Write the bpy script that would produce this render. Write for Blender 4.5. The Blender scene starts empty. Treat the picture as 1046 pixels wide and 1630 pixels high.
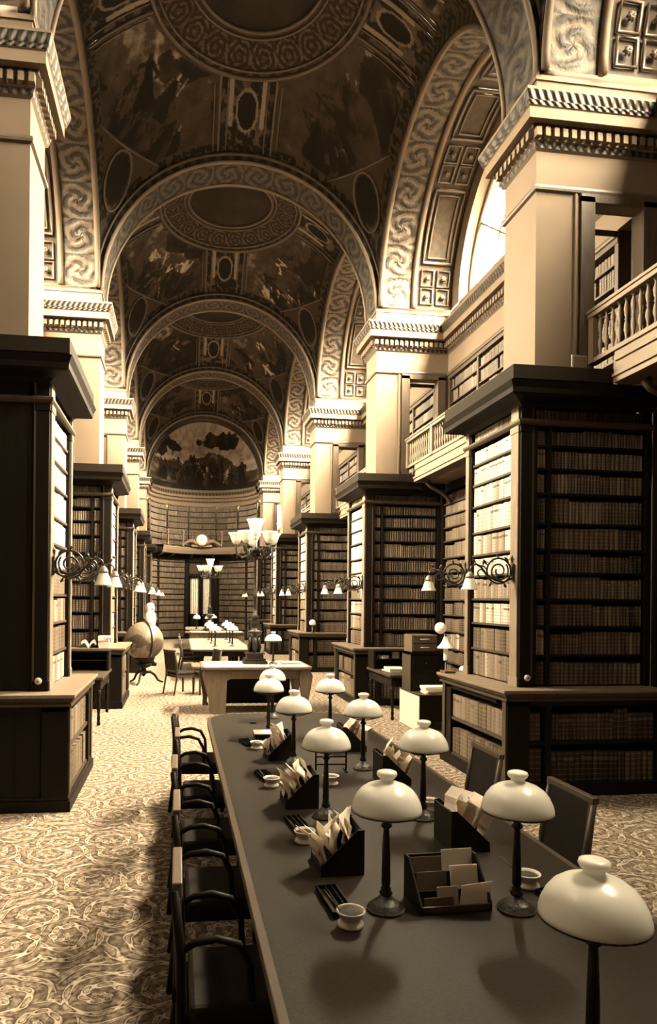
import bpy, math, random
import numpy as np
from mathutils import Vector
PI = math.pi
random.seed(7)
SC = bpy.context.scene
COL = SC.collection

# ------------------------------------------------------------------ dimensions (metres)
XC = 1.163            # centre line of the nave
S = 5.994             # pier spacing
HP = 2.65             # half distance to the pier face
HW = 4.117            # half distance to the gallery wall
PY0, PY1 = 6.93, 7.65  # pier, first one seen
UP0, UP1 = 6.75, 8.12  # upper case of a bookcase
BA0, BA1 = 6.484, 8.311  # base of a bookcase
ZS = 7.71             # springing of the arches

LIT = (.25, .90, .86, .76, .66)   # daylight in the half-round windows, bay by bay
LEFTGAIN = (.2, .5, .5, .5, .5)
EXPO = 0.0
SKY = 800.0
CAMROLL = 1
# ------------------------------------------------------------------ mesh helper
class MB:
    def __init__(s):
        s.v = []; s.f = []; s.m = []; s.uv = []; s.sm = []
        s.tone = []
    def add(s, vs, fs, m=0, uvs=None, smooth=False, tone=0.5):
        b = len(s.v)
        s.v.extend(vs)
        for i, f in enumerate(fs):
            s.f.append(tuple(b + j for j in f)); s.m.append(m); s.sm.append(smooth); s.tone.append(tone)
            s.uv.append(uvs[i] if uvs else None)
        return s
    def box(s, x0, y0, z0, x1, y1, z1, m=0):
        x0, x1 = min(x0, x1), max(x0, x1); y0, y1 = min(y0, y1), max(y0, y1)
        v = [(x0,y0,z0),(x1,y0,z0),(x1,y1,z0),(x0,y1,z0),(x0,y0,z1),(x1,y0,z1),(x1,y1,z1),(x0,y1,z1)]
        f = [(3,2,1,0),(4,5,6,7),(0,1,5,4),(1,2,6,5),(2,3,7,6),(3,0,4,7)]
        return s.add(v, f, m)
    def prism(s, poly, z0, z1, m=0, smooth=False):
        """poly: xy outline extruded in z"""
        n = len(poly)
        v = [(x,y,z0) for x,y in poly] + [(x,y,z1) for x,y in poly]
        f = [tuple(range(n-1,-1,-1)), tuple(range(n,2*n))]
        s.add(v, f, m)
        b = len(s.v) - 2*n
        for i in range(n):
            j = (i+1) % n
            s.f.append((b+i,b+j,b+n+j,b+n+i)); s.m.append(m); s.sm.append(smooth); s.uv.append(None); s.tone.append(.5)
        return s
    def prism_ax(s, poly, a, b, axis, m=0):
        """poly in the two other axes (in order), extruded along axis from a to b"""
        n = len(poly)
        def P(p, t):
            q = list(p); q.insert(axis, t); return tuple(q)
        v = [P(p,a) for p in poly] + [P(p,b) for p in poly]
        f = [tuple(range(n-1,-1,-1)), tuple(range(n,2*n))] + [(i,(i+1)%n,n+(i+1)%n,n+i) for i in range(n)]
        return s.add(v, f, m)
    def lathe(s, prof, c=(0,0,0), n=24, m=0, smooth=True, cap=True):
        cx, cy, cz = c
        v = []; f = []
        for r, z in prof:
            for k in range(n):
                a = 2*PI*k/n
                v.append((cx+r*math.cos(a), cy+r*math.sin(a), cz+z))
        for i in range(len(prof)-1):
            for k in range(n):
                k2 = (k+1) % n
                f.append((i*n+k, i*n+k2, (i+1)*n+k2, (i+1)*n+k))
        s.add(v, f, m, smooth=smooth)
        if cap:
            b = len(s.v) - len(v)
            for rng in (range(n-1,-1,-1), range((len(prof)-1)*n, len(prof)*n)):
                s.f.append(tuple(b+i for i in rng)); s.m.append(m); s.sm.append(False); s.uv.append(None); s.tone.append(.5)
        return s
    def tube(s, pts, r, n=8, m=0, closed=False, smooth=True):
        pts = [Vector(p) for p in pts]; N = len(pts)
        rs = r if isinstance(r, (list,tuple)) else [r]*N
        v = []; f = []
        up = None
        for i in range(N):
            if closed: t = pts[(i+1)%N] - pts[i-1]
            else: t = pts[min(i+1,N-1)] - pts[max(i-1,0)]
            if t.length < 1e-9: t = Vector((0,0,1))
            t.normalize()
            if up is None:
                up = Vector((0,0,1)) if abs(t.z) < .9 else Vector((1,0,0))
            a = up - t*up.dot(t)
            if a.length < 1e-6: a = t.orthogonal()
            a.normalize(); up = a; b = t.cross(a)
            for k in range(n):
                q = 2*PI*k/n
                p = pts[i] + (a*math.cos(q) + b*math.sin(q))*rs[i]
                v.append(tuple(p))
        M = N if closed else N-1
        for i in range(M):
            i2 = (i+1) % N
            for k in range(n):
                k2 = (k+1) % n
                f.append((i*n+k, i*n+k2, i2*n+k2, i2*n+k))
        if not closed:
            f.append(tuple(range(n-1,-1,-1))); f.append(tuple(range((N-1)*n, N*n)))
        return s.add(v, f, m, smooth=smooth)
    def grid(s, fn, us, vs, m=0, uv=True, smooth=True, flip=False):
        nu, nv = len(us), len(vs)
        v = [tuple(fn(u,w)) for w in vs for u in us]
        f = []; uvs = []
        for j in range(nv-1):
            for i in range(nu-1):
                q = (j*nu+i, j*nu+i+1, (j+1)*nu+i+1, (j+1)*nu+i)
                u4 = [(us[i],vs[j]),(us[i+1],vs[j]),(us[i+1],vs[j+1]),(us[i],vs[j+1])]
                if flip: q = q[::-1]; u4 = u4[::-1]
                f.append(q); uvs.append(u4)
        return s.add(v, f, m, uvs if uv else None, smooth)
    def sweep(s, path, prof, side, mats=None, m=0):
        """path: list of (h,y) in half-plan; prof: list of (d,z) with d towards the nave; side +1/-1.
        outward is to the left of the direction of travel (towards smaller h when going +y)."""
        n = len(path); offs = []
        for i in range(n):
            ns = []
            for a, b in ((i-1,i),(i,i+1)):
                if a < 0 or b >= n: continue
                dx, dy = path[b][0]-path[a][0], path[b][1]-path[a][1]
                l = math.hypot(dx,dy); ns.append((-dy/l, dx/l))
            if len(ns) == 1: offs.append(ns[0])
            else:
                bx, by = ns[0][0]+ns[1][0], ns[0][1]+ns[1][1]
                k = 2/(bx*bx+by*by) if bx*bx+by*by > 1e-6 else 1
                offs.append((bx*k, by*k))
        np_ = len(prof); v = []
        for (h,y),(ox,oy) in zip(path,offs):
            for d,z in prof:
                v.append((XC+side*(h+ox*d), y+oy*d, z))
        cum = [0]
        for i in range(1,n): cum.append(cum[-1]+math.hypot(path[i][0]-path[i-1][0], path[i][1]-path[i-1][1]))
        for i in range(n-1):
            for j in range(np_-1):
                q = (i*np_+j, (i+1)*np_+j, (i+1)*np_+j+1, i*np_+j+1)
                uvq = [(cum[i],0),(cum[i+1],0),(cum[i+1],1),(cum[i],1)]
                if side < 0: q = q[::-1]; uvq = uvq[::-1]
                b = len(s.v)
                s.f.append(tuple(b+t for t in q)); s.uv.append(uvq); s.sm.append(False); s.tone.append(.5)
                s.m.append(mats[j] if mats else m)
        s.v.extend(v)
        return s
    def build(s, name, mats, parent=None, loc=None, bevel=0):
        me = bpy.data.meshes.new(name)
        me.from_pydata(s.v, [], s.f)
        if not isinstance(mats, (list,tuple)): mats = [mats]
        for mt in mats: me.materials.append(mt)
        me.polygons.foreach_set('material_index', s.m)
        me.polygons.foreach_set('use_smooth', s.sm)
        if any(u is not None for u in s.uv):
            L = me.uv_layers.new(name='UVMap'); arr = []
            for f, u in zip(s.f, s.uv):
                if u is None: arr.extend([0.0]*(2*len(f)))
                else:
                    for p in u: arr.extend(p)
            L.data.foreach_set('uv', arr)
        me.update()
        o = bpy.data.objects.new(name, me); COL.objects.link(o)
        if parent is not None: o.parent = parent
        if loc is not None: o.location = loc
        if bevel:
            b = o.modifiers.new('Bevel', 'BEVEL'); b.width = bevel; b.segments = 2; b.limit_method = 'ANGLE'
        return o

def empty(name, loc=(0,0,0), rz=0):
    o = bpy.data.objects.new(name, None); COL.objects.link(o)
    o.location = loc; o.rotation_euler = (0,0,rz); o.empty_display_size = .1
    return o
def tag(o, label, cat, group=None, kind=None):
    o['label'] = label; o['category'] = cat
    if group: o['group'] = group
    if kind: o['kind'] = kind
    return o
def struct(o, label=None):
    o['kind'] = 'structure'
    if label: o['label'] = label
    return o
def thing(name, label, cat, loc=(0,0,0), rz=0, group=None):
    return tag(empty(name, loc, rz), label, cat, group)
def dup(root, loc=None, rz=None, label=None, group=None, scale=None):
    r = root.copy(); COL.objects.link(r)
    if loc is not None: r.location = loc
    if rz is not None: r.rotation_euler = (0,0,rz)
    if scale is not None: r.scale = (scale,)*3
    if label: r['label'] = label
    if group: r['group'] = group
    for ch in list(root.children):
        c = ch.copy(); COL.objects.link(c); c.parent = r
        for g in list(ch.children):
            d = g.copy(); COL.objects.link(d); d.parent = c
    return r

# ------------------------------------------------------------------ materials
class NT:
    """small wrapper to wire shader nodes"""
    def __init__(s, name):
        s.mat = bpy.data.materials.new(name); s.mat.use_nodes = True
        s.nt = s.mat.node_tree; s.bsdf = s.nt.nodes['Principled BSDF']
    def n(s, t, **kw):
        nd = s.nt.nodes.new(t)
        for k, v in kw.items(): setattr(nd, k, v)
        return nd
    def l(s, a, b): s.nt.links.new(a, b)
    def val(s, nd, name, v):
        if hasattr(v, 'is_linked') or isinstance(v, bpy.types.NodeSocket): s.l(v, nd.inputs[name])
        else: nd.inputs[name].default_value = v
    def math(s, op, a, b=0.0, c=0.0, clamp=False):
        nd = s.n('ShaderNodeMath', operation=op, use_clamp=clamp)
        s.val(nd, 0, a); s.val(nd, 1, b)
        if op in ('MULTIPLY_ADD','SMOOTH_MIN','WRAP','COMPARE'): s.val(nd, 2, c)
        return nd.outputs[0]
    def ramp(s, fac, stops, interp='LINEAR'):
        nd = s.n('ShaderNodeValToRGB'); cr = nd.color_ramp; cr.interpolation = interp
        while len(cr.elements) < len(stops): cr.elements.new(.5)
        for e, (p, c) in zip(cr.elements, stops):
            e.position = p; e.color = (*c, 1) if len(c) == 3 else c
        s.l(fac, nd.inputs[0]); return nd.outputs[0]
    def noise(s, vec, scale, detail=3, rough=.5, dist=0):
        nd = s.n('ShaderNodeTexNoise'); nd.inputs['Scale'].default_value = scale
        nd.inputs['Detail'].default_value = detail; nd.inputs['Roughness'].default_value = rough
        nd.inputs['Distortion'].default_value = dist
        if vec is not None: s.l(vec, nd.inputs['Vector'])
        return nd
    def mapping(s, vec, scale=(1,1,1), loc=(0,0,0)):
        nd = s.n('ShaderNodeMapping'); nd.inputs['Scale'].default_value = scale; nd.inputs['Location'].default_value = loc
        s.l(vec, nd.inputs['Vector']); return nd.outputs[0]
    def mix(s, fac, a, b):
        nd = s.n('ShaderNodeMix', data_type='RGBA')
        for k, v in ((0, fac), (6, a), (7, b)):
            if isinstance(v, bpy.types.NodeSocket): s.l(v, nd.inputs[k])
            else: nd.inputs[k].default_value = v if k == 0 else (*v, 1)
        return nd.outputs[2]
    def out(s, col=None, rough=.6, spec=.4, metal=0, bump=None, bstr=.2, bdist=.01):
        b = s.bsdf
        if isinstance(col, bpy.types.NodeSocket): s.l(col, b.inputs['Base Color'])
        elif col is not None: b.inputs['Base Color'].default_value = (*col, 1)
        if isinstance(rough, bpy.types.NodeSocket): s.l(rough, b.inputs['Roughness'])
        else: b.inputs['Roughness'].default_value = rough
        b.inputs['Specular IOR Level'].default_value = spec
        b.inputs['Metallic'].default_value = metal
        if bump is not None:
            nd = s.n('ShaderNodeBump'); nd.inputs['Strength'].default_value = bstr; nd.inputs['Distance'].default_value = bdist
            s.l(bump, nd.inputs['Height']); s.l(nd.outputs[0], b.inputs['Normal'])
        return s.mat
def sep(g, w=0.0):
    """sepia albedo of linear value g; darker tones are browner"""
    k = min(1, g/.6)
    return (g, g*(.70+.22*k), g*(.46+.36*k))

def m_plain(name, g, rough=.6, spec=.35, metal=0, var=.12, scale=9, bump=.0):
    N = NT(name); tc = N.n('ShaderNodeTexCoord')
    nz = N.noise(tc.outputs['Object'], scale, 4)
    c = N.ramp(nz.outputs[0], [(.3, sep(g*(1-var))), (.7, sep(g*(1+var)))])
    return N.out(c, rough, spec, metal, nz.outputs[0] if bump else None, bump)
def m_wood(name, g, rough=.35, spec=.5, axis=2, var=.4):
    N = NT(name); tc = N.n('ShaderNodeTexCoord')
    sc = [9,9,9]; sc[axis] = .8
    mp = N.mapping(tc.outputs['Object'], tuple(sc))
    nz = N.noise(mp, 3.2, 6, .6, 1.2)
    c = N.ramp(nz.outputs[0], [(.25, sep(g*(1-var))), (.55, sep(g)), (.8, sep(g*(1+var)))])
    r = N.math('MULTIPLY_ADD', nz.outputs[0], .25, rough-.1)
    return N.out(c, r, spec, 0, nz.outputs[0], .08, .004)
def scroll(N, uvec, freq=9.0, twist=1.0):
    """spiral leaf scrolls, one curl per unit cell of the given vector, turning alternately"""
    sp = N.n('ShaderNodeSeparateXYZ'); N.l(uvec, sp.inputs[0])
    u, v = sp.outputs[0], sp.outputs[1]
    fu = N.math('SUBTRACT', N.math('FRACT', u), .5)
    fl = N.math('FLOOR', u)
    par = N.math('SUBTRACT', N.math('MULTIPLY', N.math('MODULO', N.math('ABSOLUTE', fl), 2.0), 2.0), 1.0)
    vv = N.math('MULTIPLY', N.math('SUBTRACT', v, .5), par)
    th = N.math('ARCTAN2', vv, fu)
    r = N.math('SQRT', N.math('ADD', N.math('MULTIPLY', fu, fu), N.math('MULTIPLY', vv, vv)))
    a = N.math('MULTIPLY_ADD', r, freq*2*PI*.5, th)
    s1 = N.math('SINE', a)
    lob = N.math('SINE', N.math('MULTIPLY_ADD', th, 5.0, N.math('MULTIPLY', r, 22.0)))
    return N.math('MULTIPLY_ADD', lob, .7, s1), r
def m_ornament(name, dark, light, rep=(1,1), freq=6.0, noise_amt=.18):
    """painted / carved scroll band on UVs: u in metres along, v 0..1 across"""
    N = NT(name); tc = N.n('ShaderNodeTexCoord')
    mp = N.mapping(tc.outputs['UV'], (rep[0], rep[1], 1))
    nz = N.noise(tc.outputs['UV'], 14, 3)
    ad = N.n('ShaderNodeVectorMath', operation='MULTIPLY_ADD')
    N.l(nz.outputs['Color'], ad.inputs[0]); ad.inputs[1].default_value = (noise_amt,noise_amt,0); N.l(mp, ad.inputs[2])
    sub = N.n('ShaderNodeVectorMath', operation='SUBTRACT'); N.l(ad.outputs[0], sub.inputs[0]); sub.inputs[1].default_value = (noise_amt/2, noise_amt/2, 0)
    w, r = scroll(N, sub.outputs[0], freq)
    c = N.ramp(N.math('MULTIPLY_ADD', w, .35, .5), [(.35, sep(dark)), (.62, sep(light))])
    # plain margins
    sp = N.n('ShaderNodeSeparateXYZ'); N.l(tc.outputs['UV'], sp.inputs[0])
    e = N.math('LESS_THAN', N.math('ABSOLUTE', N.math('SUBTRACT', N.math('FRACT', sp.outputs[1]), .5)), .44)
    c2 = N.mix(e, sep(dark*.8), c)
    return N.out(c2, .6, .3, 0, w, .5, .015)
def m_beads(name, dark, light, n=14.0):
    """egg-and-dart like running ornament, u in metres"""
    N = NT(name); tc = N.n('ShaderNodeTexCoord')
    sp = N.n('ShaderNodeSeparateXYZ'); N.l(tc.outputs['UV'], sp.inputs[0])
    s1 = N.math('SINE', N.math('MULTIPLY', sp.outputs[0], n*2*PI))
    s2 = N.math('SINE', N.math('MULTIPLY', sp.outputs[1], PI))
    w = N.math('MULTIPLY', s1, s2)
    c = N.ramp(N.math('MULTIPLY_ADD', w, .5, .5), [(.4, sep(dark)), (.75, sep(light))])
    return N.out(c, .55, .3, 0, w, .6, .02)
def m_attr(name, attr, stops, rough=.7, spec=.2, noise=(0,1)):
    N = NT(name); at = N.n('ShaderNodeAttribute', attribute_name=attr)
    fac = at.outputs['Fac']
    if noise[0]:
        tc = N.n('ShaderNodeTexCoord'); nz = N.noise(tc.outputs['Object'], noise[1], 4)
        fac = N.math('ADD', fac, N.math('MULTIPLY_ADD', nz.outputs[0], noise[0], -noise[0]/2))
    return N.out(N.ramp(fac, stops), rough, spec)
def m_book(name):
    """leather spine: tone from the face attribute, raised bands and a title panel from UV"""
    N = NT(name); at = N.n('ShaderNodeAttribute', attribute_name='tone'); t = at.outputs['Fac']
    tc = N.n('ShaderNodeTexCoord'); sp = N.n('ShaderNodeSeparateXYZ'); N.l(tc.outputs['UV'], sp.inputs[0])
    u, v = sp.outputs[0], sp.outputs[1]
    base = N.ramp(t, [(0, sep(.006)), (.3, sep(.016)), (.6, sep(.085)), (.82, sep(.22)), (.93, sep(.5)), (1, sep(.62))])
    k = N.math('FRACT', N.math('MULTIPLY', v, 6.0))
    band = N.math('LESS_THAN', N.math('ABSOLUTE', N.math('SUBTRACT', k, .5)), .09)
    inb = N.math('MULTIPLY', band, N.math('LESS_THAN', N.math('ABSOLUTE', N.math('SUBTRACT', v, .5)), .49))
    nz = N.noise(tc.outputs['Object'], 40, 2)
    lite = N.ramp(t, [(0, sep(.05)), (.6, sep(.2)), (1, sep(.22))])
    c = N.mix(N.math('MULTIPLY', inb, .8), base, lite)
    lab = N.math('MULTIPLY', N.math('GREATER_THAN', v, .69), N.math('LESS_THAN', v, .81))
    sel = N.math('GREATER_THAN', N.math('FRACT', N.math('MULTIPLY', t, 37.0)), .45)
    c = N.mix(N.math('MULTIPLY', N.math('MULTIPLY', lab, sel), .75), c, N.ramp(t, [(0, sep(.09)), (.7, sep(.16)), (.75, sep(.03)), (1, sep(.05))]))
    c = N.mix(N.math('MULTIPLY', nz.outputs[0], .35), c, sep(.02))
    return N.out(c, .5, .25, 0, inb, .25, .003)
def m_carpet():
    """leafy scroll carpet: pale rolled stems with dark outlines on a speckled ground"""
    N = NT('carpet_pile'); tc = N.n('ShaderNodeTexCoord')
    nzw = N.noise(tc.outputs['Object'], 3.0, 2)
    ad = N.n('ShaderNodeVectorMath', operation='MULTIPLY_ADD')
    N.l(nzw.outputs['Color'], ad.inputs[0]); ad.inputs[1].default_value = (.16,.16,0); N.l(tc.outputs['Object'], ad.inputs[2])
    def cell(scale, off, rnd):
        mp = N.mapping(ad.outputs[0], (scale,scale,0), (off,off*.7,0))
        vo = N.n('ShaderNodeTexVoronoi', voronoi_dimensions='2D'); vo.inputs['Scale'].default_value = 1; vo.inputs['Randomness'].default_value = rnd
        N.l(mp, vo.inputs['Vector'])
        d = N.n('ShaderNodeVectorMath', operation='SUBTRACT'); N.l(mp, d.inputs[0]); N.l(vo.outputs['Position'], d.inputs[1])
        sp = N.n('ShaderNodeSeparateXYZ'); N.l(d.outputs[0], sp.inputs[0])
        return N.math('ARCTAN2', sp.outputs[1], sp.outputs[0]), vo.outputs['Distance']
    th, r = cell(2.2, .3, .7)
    big = N.math('SINE', N.math('MULTIPLY_ADD', r, 27.0, th))
    lob = N.math('SINE', N.math('MULTIPLY_ADD', th, 7.0, N.math('MULTIPLY', r, 16.0)))
    big = N.math('MULTIPLY_ADD', lob, .38, big)
    th2, r2 = cell(6.5, 5.1, .9)
    leaf = N.math('SINE', N.math('MULTIPLY_ADD', th2, 4.0, N.math('MULTIPLY', r2, 12.0)))
    fine = N.noise(tc.outputs['Object'], 75, 2); spk = N.noise(tc.outputs['Object'], 32, 2)
    stem = N.ramp(big, [(.0, (0,0,0)), (.34, (.0,.0,.0)), (.40, (.10,.10,.10)), (.52, (1,1,1)), (.86, (1,1,1)), (.92, (.05,.05,.05)), (1, (.5,.5,.5))])
    # sine runs -1..1: shift it to 0..1
    sh = N.math('MULTIPLY_ADD', big, .36, .5)
    stem = N.ramp(sh, [(.25, (.36,.36,.36)), (.46, (.24,.24,.24)), (.54, (.02,.02,.02)), (.60, (.72,.72,.72)), (.74, (.95,.95,.95)), (.81, (.05,.05,.05)), (.88, (.62,.62,.62))])
    g = N.math('MULTIPLY_ADD', leaf, .16, 0.0)
    v = N.math('ADD', stem, g)
    v = N.math('ADD', v, N.math('MULTIPLY_ADD', spk.outputs[0], .7, -.35))
    v = N.math('ADD', v, N.math('MULTIPLY_ADD', fine.outputs[0], .5, -.25))
    c = N.ramp(v, [(.0, sep(.045)), (.35, sep(.145)), (.65, sep(.27)), (1, sep(.44))])
    return N.out(c, .95, .05, 0, fine.outputs[0], .4, .004)

M = {}
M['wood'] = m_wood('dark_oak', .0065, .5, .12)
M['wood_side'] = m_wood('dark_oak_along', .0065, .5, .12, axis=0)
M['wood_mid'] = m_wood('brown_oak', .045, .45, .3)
M['wood_lit'] = m_wood('waxed_oak_counter', .16, .22, .6, axis=1, var=.3)
M['wood_table'] = m_wood('table_edge_oak', .055, .4, .3, axis=1)
M['wood_desk'] = m_wood('pale_oak_desk', .12, .4, .4)
M['wood_black'] = m_wood('ebonised_wood', .006, .5, .1)
M['leather'] = m_plain('desk_leather', .0135, .55, .14, 0, .3, 90, .05)
M['seat_leather'] = m_plain('chair_leather', .008, .6, .15, 0, .25, 25, .1)
M['stone'] = m_plain('pale_stone', .13, .75, .2, 0, .05, 2.2, .05)
M['stone_lit'] = m_plain('white_plaster', .15, .8, .2, 0, .03, 3)
M['paint'] = m_plain('cream_paint', .16, .6, .3, 0, .05, 3)
M['gilt'] = m_plain('dull_gilding', .07, .5, .4, .0, .15, 12)
def m_opal():
    N = NT('opal_glass'); N.out((.95,.93,.88), .25, .5)
    t = N.n('ShaderNodeBsdfTranslucent'); t.inputs[0].default_value = (.95,.93,.88,1)
    mx = N.n('ShaderNodeMixShader'); mx.inputs[0].default_value = .38
    N.l(N.bsdf.outputs[0], mx.inputs[1]); N.l(t.outputs[0], mx.inputs[2]); N.l(mx.outputs[0], N.nt.nodes['Material Output'].inputs[0])
    return N.mat
M['opal'] = m_opal()
M['bronze'] = m_plain('dark_bronze', .009, .42, .4, .0, .5, 60, .5)
M['porcelain'] = m_plain('porcelain', .60, .3, .5, 0, .04, 5)
def m_paper(name, g, tr):
    m = m_plain(name, g, .85, .1, 0, .05, 7); nt = m.node_tree; b = nt.nodes['Principled BSDF']
    t = nt.nodes.new('ShaderNodeBsdfTranslucent'); t.inputs[0].default_value = (*sep(g), 1)
    mx = nt.nodes.new('ShaderNodeMixShader'); mx.inputs[0].default_value = tr
    nt.links.new(b.outputs[0], mx.inputs[1]); nt.links.new(t.outputs[0], mx.inputs[2]); nt.links.new(mx.outputs[0], nt.nodes['Material Output'].inputs[0])
    return m
M['paper'] = m_paper('cream_paper', .92, .4)
M['paper_grey'] = m_plain('grey_paper', .25, .85, .1, 0, .12, 7)
M['shot'] = m_plain('lead_shot', .014, .5, .4, 0, .7, 160, .8)
M['board'] = m_plain('grey_card', .10, .7, .2, 0, .1, 12)
M['shadow_box'] = m_plain('rack_board', .008, .7, .2)
M['iron'] = m_plain('wrought_iron', .012, .4, .5)
M['rinceau'] = m_ornament('scroll_band', .012, .07, (1.75,1), 7.0, .10)
M['rinceau_small'] = m_ornament('arch_scroll_band', .009, .055, (1.7,1), 7.0, .12)
M['ring_orn'] = m_ornament('ring_scroll', .06, .20, (1.9,1), 4.0)
M['beads'] = m_beads('egg_and_dart', .010, .045, 11.0)
M['beads_fine'] = m_beads('leaf_moulding', .02, .065, 14.0)
M['book'] = m_book('leather_spine')
M['carpet'] = m_carpet()
M['fresco'] = m_attr('fresco', 'paint', [(0, sep(.006)), (.3, sep(.013)), (.6, sep(.05)), (1, sep(.40))], .8, .15, (.14, 26))
M['globe'] = m_attr('globe_map', 'paint', [(0, sep(.03)), (.5, sep(.10)), (1, sep(.2))], .4, .4, (.2, 20))
M['curtain_lit'] = m_plain('white_curtain', .72, .8, .1)
M['glass_dark'] = m_plain('dark_pane', .05, .15, .6)
def m_glow(name, s, col=(1,.86,.60)):
    N = NT(name); e = N.n('ShaderNodeEmission'); e.inputs[0].default_value = (*col,1); e.inputs[1].default_value = s
    N.l(e.outputs[0], N.nt.nodes['Material Output'].inputs[0]); return N.mat
M['wood_file'] = m_wood('file_box_oak', .09, .4, .4, axis=0)
M['gilt_pale'] = m_plain('pale_brass', .5, .35, .5)
M['paper_dim'] = m_plain('buff_paper', .5, .85, .1, 0, .06, 7)
M['frame_oak'] = m_wood('passage_oak', .07, .5, .3)
M['band'] = m_plain('stone_moulding', .10, .7, .2, 0, .05, 4)
# ------------------------------------------------------------------ painted pictures (values per vertex)
def vnoise(x, y, seed, octs=4):
    rng = np.random.RandomState(seed); tot = np.zeros_like(x); amp = .5; f = 1.0
    for o in range(octs):
        g = rng.rand(64, 64)
        xf, yf = x*f, y*f
        xi, yi = np.floor(xf).astype(int), np.floor(yf).astype(int)
        fx, fy = xf-xi, yf-yi; fx = fx*fx*(3-2*fx); fy = fy*fy*(3-2*fy)
        a = g[yi%64, xi%64]; b = g[yi%64, (xi+1)%64]; c = g[(yi+1)%64, xi%64]; d = g[(yi+1)%64, (xi+1)%64]
        tot += amp*((a*(1-fx)+b*fx)*(1-fy)+(c*(1-fx)+d*fx)*fy); amp *= .5; f *= 2
    return tot
def caps(val, x, y, ax, ay, bx, by, r0, r1, tone, soft=.12):
    dx, dy = bx-ax, by-ay; l2 = dx*dx+dy*dy+1e-9
    t = np.clip(((x-ax)*dx+(y-ay)*dy)/l2, 0, 1)
    r = r0+(r1-r0)*t
    d = np.hypot(x-ax-t*dx, y-ay-t*dy)/r
    sh = tone*(1.0-.35*np.clip(((x-ax-t*dx)/r), -1, 1))
    w = np.clip((1-d)/soft+.5, 0, 1)
    return val*(1-w)+sh*w
def figure(val, x, y, px, py, h, rng, tone, lean=0.0):
    """a draped figure: skirt, trunk, arms, head"""
    s = h; c, sn = math.cos(lean), math.sin(lean)
    def Q(a, b): return px+s*(a*c-b*sn), py+s*(a*sn+b*c)
    cloth = tone*rng.uniform(.35, .9); skin = min(1, tone*1.25)
    for _ in range(3):
        a = Q(rng.uniform(-.05,.05), .5); b = Q(rng.uniform(-.22,.22), 0)
        val = caps(val, x, y, *a, *b, .10*s, .12*s, cloth*rng.uniform(.7,1.2))
    val = caps(val, x, y, *Q(0,.5), *Q(0,.78), .10*s, .11*s, cloth if rng.rand() < .6 else skin)
    for sg in (-1,1):
        e = Q(sg*rng.uniform(.14,.3), rng.uniform(.5,.85)); hnd = Q(sg*rng.uniform(.15,.45), rng.uniform(.4,1.0))
        val = caps(val, x, y, *Q(sg*.1,.78), *e, .045*s, .04*s, skin*.9)
        val = caps(val, x, y, *e, *hnd, .038*s, .028*s, skin)
    val = caps(val, x, y, *Q(0,.86), *Q(0,.93), .06*s, .06*s, skin)
    return val

def polyattr(me, name, vals):
    a = me.attributes.new(name, 'FLOAT', 'POINT'); a.data.foreach_set('value', np.asarray(vals, dtype=np.float32))

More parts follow.
